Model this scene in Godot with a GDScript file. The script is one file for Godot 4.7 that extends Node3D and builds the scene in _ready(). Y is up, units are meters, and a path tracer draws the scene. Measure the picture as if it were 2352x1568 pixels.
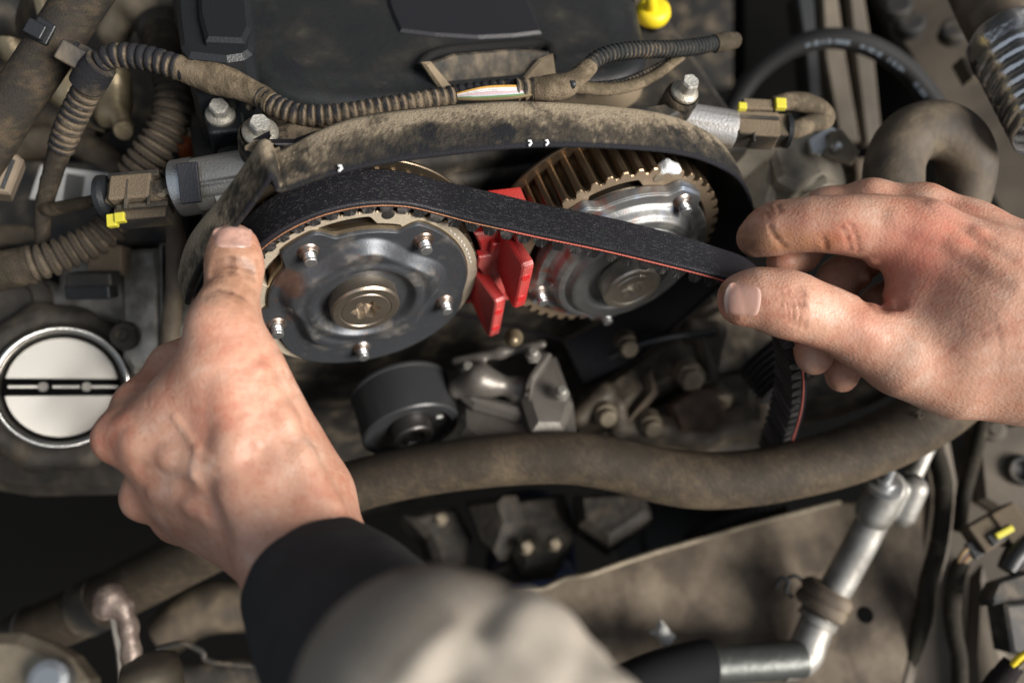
extends Node3D

# ---------------------------------------------------------------- camera geometry
const FP := 1837.5            # focal length in pixels of a 2352 x 1568 picture
var CB := Basis(Vector3(0.94662113, 0.12529742, 0.297), Vector3(0.17612711, 0.5706267, -0.8021), Vector3(-0.26997719, 0.81159456, 0.518099)).orthonormalized()
var CP := Vector3(-0.035987, 0.276976, 0.215678)

func ray(u: float, v: float) -> Vector3:
	return CB * Vector3((u - 1176.0) / FP, -(v - 784.0) / FP, -1.0)

# a point at a distance along the viewing axis, on a vertical plane, on a level plane
func D(u: float, v: float, d: float) -> Vector3:
	return CP + ray(u, v) * d

func Zp(u: float, v: float, z: float) -> Vector3:
	var r := ray(u, v)
	return CP + r * ((z - CP.z) / r.z)

func Yp(u: float, v: float, y: float) -> Vector3:
	var r := ray(u, v)
	return CP + r * ((y - CP.y) / r.y)

func L3(list: Array) -> Array:          # [u, v, depth, (radius mm)] -> Vector4(point, radius)
	var o := []
	for a in list:
		var p := D(a[0], a[1], a[2])
		o.append(Vector4(p.x, p.y, p.z, (a[3] if a.size() > 3 else 1.0) * 0.001))
	return o

# ---------------------------------------------------------------- noise
var n1 := FastNoiseLite.new()
var n2 := FastNoiseLite.new()
var n3 := FastNoiseLite.new()

func lin(r: float, g: float, b: float) -> Color:   # an sRGB 0-255 colour as a linear one
	return Color(r / 255.0, g / 255.0, b / 255.0).srgb_to_linear()

func sstep(a: float, b: float, x: float) -> float:
	var t := clampf((x - a) / (b - a), 0.0, 1.0)
	return t * t * (3.0 - 2.0 * t)

# ---------------------------------------------------------------- surfaces
class Sh:
	var V := PackedVector3Array()
	var NR := PackedVector3Array()
	var UV := PackedVector2Array()
	var A := PackedFloat32Array()
	var I := PackedInt32Array()

	func vert(p: Vector3, a := 0.0, uv := Vector2.ZERO, n := Vector3.ZERO) -> int:
		V.append(p)
		A.append(a)
		UV.append(uv)
		NR.append(n)
		return V.size() - 1

	func tri(a: int, b: int, c: int) -> void:
		I.append(a)
		I.append(b)
		I.append(c)

	func quad(a: int, b: int, c: int, d: int) -> void:
		I.append_array([a, b, c, a, c, d])

	# rows of points; columns closed or open
	func grid(rows: Array, closed: bool, flip := false, aux := [], usc := Vector2(1, 1)) -> void:
		var base := V.size()
		var nc: int = rows[0].size()
		var w := nc + (1 if closed else 0)
		var s := 0.0
		for r in rows.size():
			var row: PackedVector3Array = rows[r]
			if r > 0:
				s += (row[0] - rows[r - 1][0]).length()
			for c in w:
				var k := c % nc
				V.append(row[k])
				A.append(aux[r] if aux.size() else 0.0)
				UV.append(Vector2(s * usc.x, float(c) / nc * usc.y))
				NR.append(Vector3.ZERO)
		for r in rows.size() - 1:
			for c in w - 1:
				var a := base + r * w + c
				var b := a + 1
				var d := a + w
				var e := d + 1
				if flip:
					I.append_array([a, b, e, a, e, d])
				else:
					I.append_array([a, e, b, a, d, e])
		if closed:
			seams.append([base, rows.size(), w])

	var seams := []

	func fan(center: Vector3, ring: PackedVector3Array, flip := false, a := 0.0) -> void:
		var c := vert(center, a)
		var b := V.size()
		for p in ring:
			vert(p, a)
		var n := ring.size()
		for k in n:
			if flip:
				tri(c, b + (k + 1) % n, b + k)
			else:
				tri(c, b + k, b + (k + 1) % n)

	func normals() -> PackedVector3Array:
		var N := PackedVector3Array()
		N.resize(V.size())
		var t := 0
		var m := I.size()
		while t < m:
			var a := I[t]
			var b := I[t + 1]
			var c := I[t + 2]
			var f := (V[c] - V[a]).cross(V[b] - V[a])
			N[a] += f
			N[b] += f
			N[c] += f
			t += 3
		for s in seams:
			for r in s[1]:
				var i: int = s[0] + r * s[2]
				var j: int = i + s[2] - 1
				var q := N[i] + N[j]
				N[i] = q
				N[j] = q
		for k in N.size():
			N[k] = NR[k] if NR[k] != Vector3.ZERO else N[k].normalized()
		return N

	func build(m: Material, fn = null) -> ArrayMesh:
		var N := normals()
		var arr := []
		arr.resize(Mesh.ARRAY_MAX)
		arr[Mesh.ARRAY_VERTEX] = V
		arr[Mesh.ARRAY_NORMAL] = N
		arr[Mesh.ARRAY_TEX_UV] = UV
		arr[Mesh.ARRAY_INDEX] = I
		if fn != null:
			var C := PackedColorArray()
			C.resize(V.size())
			for k in V.size():
				C[k] = fn.call(V[k], N[k], A[k])
			arr[Mesh.ARRAY_COLOR] = C
		var me := ArrayMesh.new()
		me.add_surface_from_arrays(Mesh.PRIMITIVE_TRIANGLES, arr)
		me.surface_set_material(0, m)
		return me

# Catmull-Rom through Vector4 points (xyz, radius), about STEP apart
func smooth_path(pts: Array, step: float) -> Array:
	var o := []
	for i in pts.size() - 1:
		var p0: Vector4 = pts[maxi(i - 1, 0)]
		var p1: Vector4 = pts[i]
		var p2: Vector4 = pts[i + 1]
		var p3: Vector4 = pts[mini(i + 2, pts.size() - 1)]
		var l := Vector3(p2.x - p1.x, p2.y - p1.y, p2.z - p1.z).length()
		var n := maxi(1, int(round(l / step)))
		for k in n:
			var t := float(k) / n
			o.append(0.5 * (2.0 * p1 + (p2 - p0) * t + (2.0 * p0 - 5.0 * p1 + 4.0 * p2 - p3) * t * t + (3.0 * p1 - p0 - 3.0 * p2 + p3) * t * t * t))
	o.append(pts[-1])
	return o

func xyz(q: Vector4) -> Vector3:
	return Vector3(q.x, q.y, q.z)

# a tube; prof(s, angle) -> Vector2(radius factor, aux)
func tube(sh: Sh, pts: Array, seg: int, step: float, prof = null, cap := true, flat := 1.0, usc := Vector2(1, 1)) -> void:
	var path := smooth_path(pts, step)
	var rows := []
	var aux := []
	var s := 0.0
	var up := Vector3(0.13, 0.9, 0.4)
	for i in path.size():
		var p := xyz(path[i])
		if i > 0:
			s += (p - xyz(path[i - 1])).length()
		var t := (xyz(path[mini(i + 1, path.size() - 1)]) - xyz(path[maxi(i - 1, 0)])).normalized()
		var x := up - t * up.dot(t)
		if x.length() < 0.01:
			x = Vector3.RIGHT - t * t.x
		x = x.normalized()
		up = x
		var y := t.cross(x)
		var row := PackedVector3Array()
		var a0 := 0.0
		for k in seg:
			var an := TAU * k / seg
			var f := 1.0
			if prof != null:
				var q: Vector2 = prof.call(s, an)
				f = q.x
				a0 = q.y
			row.append(p + (x * cos(an) * flat + y * sin(an)) * path[i].w * f)
		rows.append(row)
		aux.append(a0)
	sh.grid(rows, true, true, aux, usc)
	if cap:
		sh.fan(xyz(path[0]), rows[0], false, aux[0])
		sh.fan(xyz(path[-1]), rows[-1], true, aux[-1])

func frame(o: Vector3, z: Vector3, xh := Vector3.RIGHT) -> Transform3D:
	z = z.normalized()
	var x := (xh - z * xh.dot(z)).normalized()
	return Transform3D(Basis(x, z.cross(x), z), o)

# a transform facing the viewer's side: x right, y up, z towards, then turned about z, x, y (degrees)
func facing(p: Vector3, rot := 0.0, tx := 0.0, ty := 0.0) -> Transform3D:
	return Transform3D(CB * Basis(Vector3.BACK, deg_to_rad(rot)) * Basis(Vector3.RIGHT, deg_to_rad(tx)) * Basis(Vector3.UP, deg_to_rad(ty)), p)

# profile of Vector2(radius, height along z); hard splits every edge
func lathe(sh: Sh, xf: Transform3D, prof: Array, seg := 40, hard := true, wob = null) -> void:
	var rows := []
	for q in prof:
		var row := PackedVector3Array()
		for k in seg:
			var an := TAU * k / seg
			var r: float = q.x
			var h: float = q.y
			if wob != null:
				r *= wob.call(an)
			row.append(xf * Vector3(cos(an) * r, sin(an) * r, h))
		rows.append(row)
	if hard:
		for i in rows.size() - 1:
			sh.grid([rows[i], rows[i + 1]], true, true)
	else:
		sh.grid(rows, true, true)

# bevelled solid ring/disc: outer radius, inner radius, from height a to b
func disc(sh: Sh, xf: Transform3D, r: float, a: float, b: float, bev := 0.0006, seg := 40, ri := 0.0, wob = null) -> void:
	lathe(sh, xf, [Vector2(maxf(ri, 1e-5), a), Vector2(r, a), Vector2(r, b - bev), Vector2(r - bev, b), Vector2(maxf(ri, 1e-5), b)] + ([Vector2(ri, a)] if ri > 0.0 else []), seg, true, wob)

func rbox(sh: Sh, xf: Transform3D, size: Vector3, bev := 0.001) -> void:
	var h := size * 0.5
	bev = minf(bev, minf(h.x, minf(h.y, h.z)) * 0.98)
	var inn := h - Vector3.ONE * bev
	for ax in 3:
		var u := (ax + 1) % 3
		var v := (ax + 2) % 3
		var cu := [-h[u], -inn[u], inn[u], h[u]]
		var cv := [-h[v], -inn[v], inn[v], h[v]]
		for sg in [-1.0, 1.0]:
			var base := sh.V.size()
			for i in 4:
				for j in 4:
					var p := Vector3.ZERO
					p[ax] = h[ax] * sg
					p[u] = cu[i]
					p[v] = cv[j]
					var c := p.clamp(-inn, inn)
					var dd := (p - c).normalized()
					sh.vert(xf * (c + dd * bev), 0.0, Vector2.ZERO, (xf.basis * dd).normalized())
			for i in 3:
				for j in 3:
					var a := base + i * 4 + j
					if sg > 0.0:
						sh.quad(a, a + 1, a + 5, a + 4)
					else:
						sh.quad(a, a + 4, a + 5, a + 1)

# polygon (xy of XF) extruded from z 0 back to -depth, with a bevelled front edge
func prism(sh: Sh, xf: Transform3D, poly: PackedVector2Array, depth: float, bev := 0.001) -> void:
	if Geometry2D.is_polygon_clockwise(poly):
		poly = poly.duplicate()
		poly.reverse()
	var n := poly.size()
	var ins := PackedVector2Array()
	for i in n:
		var a := (poly[i] - poly[(i + n - 1) % n]).normalized()
		var b := (poly[(i + 1) % n] - poly[i]).normalized()
		var m := Vector2(-a.y, a.x) + Vector2(-b.y, b.x)
		m = m / maxf(0.4, m.length_squared() * 0.5) * 1.0
		ins.append(poly[i] + m * bev)
	var T := Geometry2D.triangulate_polygon(ins)
	for side in 2:
		var base := sh.V.size()
		for i in n:
			sh.vert(xf * (Vector3(ins[i].x, ins[i].y, 0) if side == 0 else Vector3(poly[i].x, poly[i].y, -depth)))
		var ccw := true
		if T.size() >= 3:
			ccw = (ins[T[1]] - ins[T[0]]).cross(ins[T[2]] - ins[T[0]]) > 0.0
		for t in range(0, T.size(), 3):
			if (side == 0) == ccw:
				sh.tri(base + T[t], base + T[t + 2], base + T[t + 1])
			else:
				sh.tri(base + T[t], base + T[t + 1], base + T[t + 2])
	for i in n:
		var j := (i + 1) % n
		var z := [0.0, -bev, -depth]
		for k in 2:
			var p0 := ins[i] if k == 0 else poly[i]
			var p1 := ins[j] if k == 0 else poly[j]
			var b := sh.V.size()
			sh.vert(xf * Vector3(p0.x, p0.y, z[k]))
			sh.vert(xf * Vector3(p1.x, p1.y, z[k]))
			sh.vert(xf * Vector3(poly[j].x, poly[j].y, z[k + 1]))
			sh.vert(xf * Vector3(poly[i].x, poly[i].y, z[k + 1]))
			sh.quad(b, b + 1, b + 2, b + 3)

# polygon given as photo pixels lying on the vertical plane z, or on a level plane y
func zpoly(list: Array, z: float) -> PackedVector2Array:
	var o := PackedVector2Array()
	for a in list:
		var p := Zp(a[0], a[1], z)
		o.append(Vector2(p.x, p.y))
	return o

func ypoly(list: Array, y: float) -> PackedVector2Array:
	var o := PackedVector2Array()
	for a in list:
		var p := Yp(a[0], a[1], y)
		o.append(Vector2(p.x, -p.z))
	return o

const LEVEL := Basis(Vector3(1, 0, 0), Vector3(0, 0, -1), Vector3(0, 1, 0))

# polygon in the plane of XF from pixels
func fpoly(list: Array, xf: Transform3D) -> PackedVector2Array:
	var o := PackedVector2Array()
	var n := xf.basis.z
	for a in list:
		var r := ray(a[0], a[1])
		var p := CP + r * ((xf.origin - CP).dot(n) / r.dot(n))
		var q := xf.affine_inverse() * p
		o.append(Vector2(q.x, q.y))
	return o

# ---------------------------------------------------------------- smooth bodies from blended tapered capsules
class Body:
	var A := PackedVector3Array()
	var BA := PackedVector3Array()
	var INV := PackedFloat32Array()
	var RA := PackedFloat32Array()
	var DR := PackedFloat32Array()
	var G := PackedInt32Array()
	var K := PackedFloat32Array()
	var ng := 1
	# extra bumps: capsule a-b, radius of influence, height (negative carves)
	var XA := PackedVector3Array()
	var XB := PackedVector3Array()
	var XI := PackedFloat32Array()
	var XR := PackedFloat32Array()
	var XH := PackedFloat32Array()

	func bone(a: Vector3, b: Vector3, ra: float, rb: float, g := 0, k := 0.006) -> void:
		A.append(a)
		BA.append(b - a)
		INV.append(1.0 / maxf((b - a).length_squared(), 1e-12))
		RA.append(ra)
		DR.append(rb - ra)
		G.append(g)
		K.append(k)
		ng = maxi(ng, g + 1)

	func chain(pts: Array, g := 0, k := 0.006) -> void:
		for i in pts.size() - 1:
			var p: Vector4 = pts[i]
			var q: Vector4 = pts[i + 1]
			bone(Vector3(p.x, p.y, p.z), Vector3(q.x, q.y, q.z), p.w, q.w, g, k)

	func bump(a: Vector3, b: Vector3, r: float, h: float) -> void:
		XA.append(a)
		XB.append(b - a)
		XI.append(1.0 / maxf((b - a).length_squared(), 1e-12))
		XR.append(r)
		XH.append(h)

	func dist(p: Vector3, use: PackedInt32Array, xs: PackedInt32Array) -> float:
		var palm := 1.0
		var fd := [1.0, 1.0, 1.0, 1.0, 1.0, 1.0]
		for i in use:
			var pa := p - A[i]
			var h := clampf(pa.dot(BA[i]) * INV[i], 0.0, 1.0)
			var d := (pa - BA[i] * h).length() - RA[i] - DR[i] * h
			var k := K[i]
			var g := G[i]
			if g == 0:
				var e := maxf(k - absf(palm - d), 0.0)
				palm = minf(palm, d) - e * e / (4.0 * k)
			else:
				var e2 := maxf(k - absf(fd[g] - d), 0.0)
				fd[g] = minf(fd[g], d) - e2 * e2 / (4.0 * k)
		var best := palm
		for g in range(1, ng):
			if fd[g] < 1.0:
				var k := 0.007
				var e := maxf(k - absf(palm - fd[g]), 0.0)
				best = minf(best, minf(palm, fd[g]) - e * e / (4.0 * k))
		for i in xs:
			var pa := p - XA[i]
			var h := clampf(pa.dot(XB[i]) * XI[i], 0.0, 1.0)
			var q := (pa - XB[i] * h).length() / XR[i]
			if q < 1.0:
				q = 1.0 - q * q
				best -= XH[i] * q * q
		return best

	func all() -> PackedInt32Array:
		return PackedInt32Array(range(A.size()))

	func allx() -> PackedInt32Array:
		return PackedInt32Array(range(XA.size()))

	func mesh(cell: float, clip = null) -> Sh:
		var sh := Sh.new()
		var lo := Vector3.ONE * 9.0
		var hi := -lo
		for i in A.size():
			var r := maxf(RA[i], RA[i] + DR[i]) + 0.004
			for q in [A[i], A[i] + BA[i]]:
				lo = lo.min(q - Vector3.ONE * r)
				hi = hi.max(q + Vector3.ONE * r)
		var nb := 8
		var bs := cell * nb
		var cnt := ((hi - lo) / bs).ceil()
		var nx := int(cnt.x) * nb + 1
		var ny := int(cnt.y) * nb + 1
		var nz := int(cnt.z) * nb + 1
		var F := PackedFloat32Array()
		F.resize(nx * ny * nz)
		F.fill(9.0)
		var ids := PackedInt32Array()
		ids.resize(nx * ny * nz)
		ids.fill(-1)
		var blocks := []
		for bx in int(cnt.x):
			for by in int(cnt.y):
				for bz in int(cnt.z):
					var c := lo + (Vector3(bx, by, bz) + Vector3.ONE * 0.5) * bs
					var use := PackedInt32Array()
					var near := 9.0
					for i in A.size():
						var pa := c - A[i]
						var h := clampf(pa.dot(BA[i]) * INV[i], 0.0, 1.0)
						var d := (pa - BA[i] * h).length() - RA[i] - DR[i] * h
						near = minf(near, d)
						if d < bs + 0.012:
							use.append(i)
					if near > bs * 0.9 + 0.006 or near < -bs * 0.9 - 0.006:
						continue
					var xs := PackedInt32Array()
					for i in XA.size():
						var pa := c - XA[i]
						var h := clampf(pa.dot(XB[i]) * XI[i], 0.0, 1.0)
						if (pa - XB[i] * h).length() < XR[i] + bs * 0.9:
							xs.append(i)
					blocks.append([bx * nb, by * nb, bz * nb])
					for i in nb + 1:
						for j in nb + 1:
							for k in nb + 1:
								var id := ((bx * nb + i) * ny + by * nb + j) * nz + bz * nb + k
								if F[id] > 8.0:
									var p := lo + Vector3(bx * nb + i, by * nb + j, bz * nb + k) * cell
									var d := dist(p, use, xs)
									if clip != null:
										d = maxf(d, clip.distance_to(p))
									F[id] = d
		var sx := ny * nz
		var sy := nz
		for b in blocks:
			for i in nb:
				for j in nb:
					for k in nb:
						var o: int = ((b[0] + i) * ny + b[1] + j) * nz + b[2] + k
						var q := [F[o], F[o + 1], F[o + sy], F[o + sy + 1], F[o + sx], F[o + sx + 1], F[o + sx + sy], F[o + sx + sy + 1]]
						var neg := 0
						for w in q:
							if w < 0.0:
								neg += 1
						if neg == 0 or neg == 8:
							continue
						var sum := Vector3.ZERO
						var m := 0
						for e in EDGES:
							var a: float = q[e[0]]
							var c: float = q[e[1]]
							if (a < 0.0) != (c < 0.0):
								var t := a / (a - c)
								sum += CORN[e[0]].lerp(CORN[e[1]], t)
								m += 1
						ids[o] = sh.vert(lo + (Vector3(b[0] + i, b[1] + j, b[2] + k) + sum / m) * cell)
		for b in blocks:
			for i in nb:
				for j in nb:
					for k in nb:
						var o: int = ((b[0] + i) * ny + b[1] + j) * nz + b[2] + k
						if ids[o] < 0:
							continue
						var f0 := F[o] < 0.0
						for ax in 3:
							var st: int = [sx, sy, 1][ax]
							var s1: int = [sy, 1, sx][ax]
							var s2: int = [1, sx, sy][ax]
							if o - s1 - s2 < 0 or o + st >= F.size():
								continue
							var f1 := F[o + st] < 0.0
							if f0 == f1:
								continue
							var a := ids[o]
							var c := ids[o - s1]
							var d := ids[o - s1 - s2]
							var e := ids[o - s2]
							if a < 0 or c < 0 or d < 0 or e < 0:
								continue
							if f0:
								sh.quad(a, e, d, c)
							else:
								sh.quad(a, c, d, e)
		return sh

	const CORN := [Vector3(0, 0, 0), Vector3(0, 0, 1), Vector3(0, 1, 0), Vector3(0, 1, 1), Vector3(1, 0, 0), Vector3(1, 0, 1), Vector3(1, 1, 0), Vector3(1, 1, 1)]
	const EDGES := [[0, 1], [2, 3], [4, 5], [6, 7], [0, 2], [1, 3], [4, 6], [5, 7], [0, 4], [1, 5], [2, 6], [3, 7]]

	# the surface met from P going along DIR
	func hit(p: Vector3, dir: Vector3) -> Vector3:
		var u := all()
		var x := allx()
		for i in 60:
			var d := dist(p, u, x)
			if absf(d) < 0.00002:
				break
			p += dir * d * 0.8
		return p

# ---------------------------------------------------------------- naming
func thing(called: String, label: String, category: String, group := "", at := Vector3.ZERO) -> Node3D:
	var o := Node3D.new()
	o.name = called
	o.position = at
	add_child(o, true)
	return tag(o, label, category, group)

func tag(o: Node3D, label: String, category: String, group := "") -> Node3D:
	o.set_meta("label", label)
	o.set_meta("category", category)
	if group:
		o.set_meta("group", group)
	return o

func part(called: String, sh: Sh, m: Material, parent: Node3D = self, fn = null, label := "") -> MeshInstance3D:
	var o := MeshInstance3D.new()
	o.name = called
	o.mesh = sh.build(m, fn)
	if label:
		o.set_meta("label", label)
	parent.add_child(o, true)
	return o

func setting(called: String, sh: Sh, m: Material, fn = null) -> MeshInstance3D:
	var o := part(called, sh, m, self, fn)
	o.set_meta("kind", "structure")
	return o

# ---------------------------------------------------------------- materials
var M := {}
var bump_fine: NoiseTexture2D
var bump_mid: NoiseTexture2D
var bump_skin: NoiseTexture2D
var grain: NoiseTexture2D

func tex(sd: int, freq: float, stops: Array, oct := 5, type := FastNoiseLite.TYPE_SIMPLEX_SMOOTH, size := 512, gain := 0.5) -> NoiseTexture2D:
	var n := FastNoiseLite.new()
	n.seed = sd
	n.frequency = freq
	n.noise_type = type
	n.fractal_octaves = oct
	n.fractal_gain = gain
	var t := NoiseTexture2D.new()
	t.width = size
	t.height = size
	t.seamless = true
	t.noise = n
	if stops.size():
		var g := Gradient.new()
		var of := PackedFloat32Array()
		var cs := PackedColorArray()
		for s in stops:
			of.append(s[0])
			cs.append(s[1].linear_to_srgb() if s[1] is Color else Color(s[1], s[1], s[1]))
		g.offsets = of
		g.colors = cs
		t.color_ramp = g
	return t

func mat(name: String, rough: float, metal := 0.0, bump: Texture2D = null, bscale := 0.02, tri := 20.0, spec := 0.5) -> StandardMaterial3D:
	var m := StandardMaterial3D.new()
	m.resource_name = name
	m.roughness = rough
	m.metallic = metal
	m.metallic_specular = spec
	m.vertex_color_use_as_albedo = true
	m.uv1_triplanar = true
	m.uv1_scale = Vector3.ONE * tri
	if bump:
		m.heightmap_enabled = true
		m.heightmap_texture = bump
		m.heightmap_scale = bscale
	M[name] = m
	return m

# a surface whose colour comes from a noise texture
func tmat(name: String, t: Texture2D, rough: float, metal := 0.0, bump: Texture2D = null, bscale := 0.02, tri := 8.0) -> StandardMaterial3D:
	var m := mat(name, rough, metal, bump, bscale, tri)
	m.vertex_color_use_as_albedo = false
	m.albedo_texture = t
	return m

func plain(name: String, c: Color, rough: float, metal := 0.0, bump: Texture2D = null, bscale := 0.02, tri := 20.0) -> StandardMaterial3D:
	var m := mat(name, rough, metal, bump, bscale, tri)
	m.vertex_color_use_as_albedo = false
	m.albedo_color = c.linear_to_srgb()
	return m

var BLACK := Color(0.011, 0.0125, 0.0145)
var RUB := Color(0.018, 0.018, 0.018)
var DUST := Color(0.225, 0.176, 0.120)
var DUSTD := Color(0.105, 0.083, 0.058)
var STEEL := Color(0.45, 0.44, 0.42)

func make_materials() -> void:
	bump_fine = tex(3, 0.06, [], 4)
	bump_mid = tex(4, 0.015, [], 5)
	bump_skin = tex(5, 0.055, [], 3, FastNoiseLite.TYPE_CELLULAR)
	grain = tex(6, 0.09, [[0.0, 0.62], [0.5, 0.9], [1.0, 1.0]], 4)
	# vertex coloured
	mat("plastic", 0.5, 0.0, bump_fine, 0.012, 30.0)
	mat("dusty", 0.82, 0.0, bump_fine, 0.03, 26.0, 0.3)
	M.dusty.albedo_texture = grain
	mat("rubber", 0.62, 0.0, bump_fine, 0.012, 30.0, 0.4)
	mat("belt", 0.5, 0.0, bump_fine, 0.02, 40.0, 0.45)
	mat("metal", 0.36, 0.9, bump_fine, 0.006, 24.0)
	mat("ring", 0.5, 0.45, bump_fine, 0.01, 24.0)
	mat("steel_dark", 0.46, 0.7, bump_fine, 0.006, 24.0)
	mat("rough_metal", 0.55, 0.65, bump_fine, 0.03, 24.0)
	mat("cast", 0.62, 0.35, bump_fine, 0.06, 22.0)
	mat("cloth", 0.95, 0.0, bump_fine, 0.05, 40.0, 0.2)
	var skin := mat("skin", 0.46, 0.0, bump_skin, 0.02, 30.0, 0.45)
	skin.subsurf_scatter_enabled = true
	skin.subsurf_scatter_strength = 0.018
	mat("nail", 0.32, 0.0, bump_fine, 0.004, 20.0, 0.5)
	# textured
	var dd := DUST
	tmat("dirty_black", tex(11, 0.008, [[0.0, Color(0.008, 0.009, 0.010)], [0.48, Color(0.015, 0.0145, 0.014)], [0.66, Color(0.042, 0.036, 0.027)], [0.84, Color(0.12, 0.095, 0.066)], [1.0, dd]]), 0.65, 0.0, bump_fine, 0.02, 9.0)
	tmat("dark_gear", tex(12, 0.01, [[0.0, Color(0.008, 0.0075, 0.007)], [0.5, Color(0.022, 0.019, 0.015)], [0.75, Color(0.062, 0.05, 0.035)], [1.0, Color(0.14, 0.11, 0.075)]]), 0.7, 0.0, bump_mid, 0.05, 9.0)
	tmat("tan_metal", tex(13, 0.009, [[0.0, Color(0.075, 0.062, 0.045)], [0.45, Color(0.19, 0.16, 0.115)], [0.7, Color(0.27, 0.225, 0.16)], [1.0, Color(0.36, 0.31, 0.235)]]), 0.6, 0.25, bump_mid, 0.04, 10.0)
	tmat("tan_panel", tex(14, 0.007, [[0.0, Color(0.022, 0.016, 0.011)], [0.32, Color(0.06, 0.044, 0.029)], [0.55, Color(0.13, 0.101, 0.07)], [1.0, Color(0.24, 0.195, 0.14)]]), 0.75, 0.0, bump_mid, 0.05, 7.0)
	tmat("fender", tex(15, 0.006, [[0.0, Color(0.03, 0.024, 0.018)], [0.5, Color(0.085, 0.069, 0.05)], [1.0, Color(0.16, 0.132, 0.096)]]), 0.7, 0.0, bump_mid, 0.03, 5.0)
	tmat("aluminium", tex(16, 0.01, [[0.0, Color(0.12, 0.11, 0.095)], [0.5, Color(0.32, 0.31, 0.285)], [1.0, Color(0.52, 0.51, 0.48)]]), 0.5, 0.6, bump_mid, 0.03, 10.0)
	tmat("hose", tex(17, 0.009, [[0.0, Color(0.02, 0.017, 0.014)], [0.4, Color(0.06, 0.047, 0.034)], [0.7, Color(0.115, 0.09, 0.06)], [1.0, Color(0.2, 0.16, 0.105)]]), 0.72, 0.0, bump_fine, 0.02, 9.0)
	tmat("brass", tex(18, 0.01, [[0.0, Color(0.14, 0.11, 0.07)], [0.6, Color(0.33, 0.27, 0.17)], [1.0, Color(0.5, 0.43, 0.3)]]), 0.4, 0.6, bump_fine, 0.02, 12.0)
	plain("chrome", Color(0.8, 0.8, 0.8), 0.26, 1.0, bump_mid, 0.05, 14.0)
	plain("shiny", Color(0.68, 0.67, 0.64), 0.22, 1.0, bump_fine, 0.006, 14.0)
	plain("plate_metal", Color(0.68, 0.66, 0.61), 0.24, 1.0)
	plain("zinc", Color(0.52, 0.53, 0.53), 0.34, 0.9, bump_fine, 0.02, 30.0)
	plain("black", BLACK, 0.42, 0.0, bump_fine, 0.012, 30.0)
	plain("void", Color(0.005, 0.005, 0.005), 0.9)
	M.void.metallic_specular = 0.1
	plain("yellow", Color(0.72, 0.55, 0.015), 0.45, 0.0, bump_fine, 0.01, 20.0)
	plain("lime", Color(0.60, 0.54, 0.05), 0.5, 0.0, bump_fine, 0.01, 20.0)
	plain("paint", Color(0.78, 0.8, 0.8), 0.6, 0.0, bump_fine, 0.06, 40.0)
	plain("teal", Color(0.0, 0.32, 0.24), 0.5)
	plain("cord", Color(0.5, 0.12, 0.085), 0.8, 0.0, bump_fine, 0.05, 60.0)
	plain("copper", Color(0.42, 0.2, 0.1), 0.6, 0.2, bump_fine, 0.05, 60.0)
	plain("orange", Color(0.4, 0.09, 0.02), 0.6)
	plain("white", Color(0.6, 0.6, 0.57), 0.6, 0.0, bump_mid, 0.02, 10.0)
	plain("ink", Color(0.02, 0.02, 0.02), 0.7)
	plain("faded_print", Color(0.3, 0.36, 0.42), 0.7)
	mat("hose_vc", 0.72, 0.0, bump_fine, 0.02, 30.0, 0.35)
	M.hose_vc.albedo_texture = grain
	tmat("oily", tex(21, 0.009, [[0.0, Color(0.02, 0.016, 0.012)], [0.45, Color(0.065, 0.052, 0.037)], [0.75, Color(0.14, 0.112, 0.078)], [1.0, Color(0.24, 0.2, 0.145)]]), 0.6, 0.1, bump_mid, 0.05, 11.0)
	tmat("dusty_alloy", tex(22, 0.012, [[0.0, Color(0.06, 0.055, 0.047)], [0.38, Color(0.18, 0.168, 0.145)], [0.7, Color(0.33, 0.315, 0.285)], [1.0, Color(0.52, 0.51, 0.48)]]), 0.55, 0.45, bump_mid, 0.04, 11.0)
	tmat("cover_top", tex(23, 0.006, [[0.0, Color(0.011, 0.0125, 0.014)], [0.55, Color(0.0145, 0.0155, 0.0165)], [0.8, Color(0.024, 0.023, 0.021)], [1.0, Color(0.05, 0.045, 0.037)]]), 0.5, 0.0, bump_fine, 0.012, 8.0)
	tmat("pocket", tex(24, 0.010, [[0.0, Color(0.012, 0.013, 0.014)], [0.4, Color(0.03, 0.027, 0.022)], [0.65, Color(0.10, 0.078, 0.052)], [1.0, DUST]]), 0.75, 0.0, bump_fine, 0.02, 16.0)
	tmat("dust_heavy", tex(25, 0.010, [[0.0, Color(0.09, 0.07, 0.045)], [0.4, Color(0.20, 0.155, 0.10)], [1.0, Color(0.29, 0.225, 0.15)]]), 0.85, 0.0, bump_fine, 0.02, 14.0)
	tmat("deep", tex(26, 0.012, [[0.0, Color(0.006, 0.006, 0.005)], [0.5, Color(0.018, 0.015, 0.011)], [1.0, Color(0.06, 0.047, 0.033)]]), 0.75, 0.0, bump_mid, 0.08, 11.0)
	tmat("rusty_oil", tex(27, 0.012, [[0.0, Color(0.02, 0.012, 0.008)], [0.5, Color(0.07, 0.042, 0.025)], [1.0, Color(0.15, 0.10, 0.06)]]), 0.55, 0.1, bump_mid, 0.06, 12.0)
	tmat("pale_cast", tex(28, 0.010, [[0.0, Color(0.10, 0.085, 0.065)], [0.4, Color(0.25, 0.22, 0.17)], [0.75, Color(0.36, 0.32, 0.25)], [1.0, Color(0.46, 0.42, 0.34)]]), 0.65, 0.1, bump_mid, 0.04, 10.0)
	plain("rough_grey", Color(0.26, 0.25, 0.225), 0.5, 0.5, bump_mid, 0.03, 14.0)
	plain("matt_black", Color(0.010, 0.0105, 0.0115), 0.8, 0.0, bump_fine, 0.012, 30.0)
	M.matt_black.metallic_specular = 0.25
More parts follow.
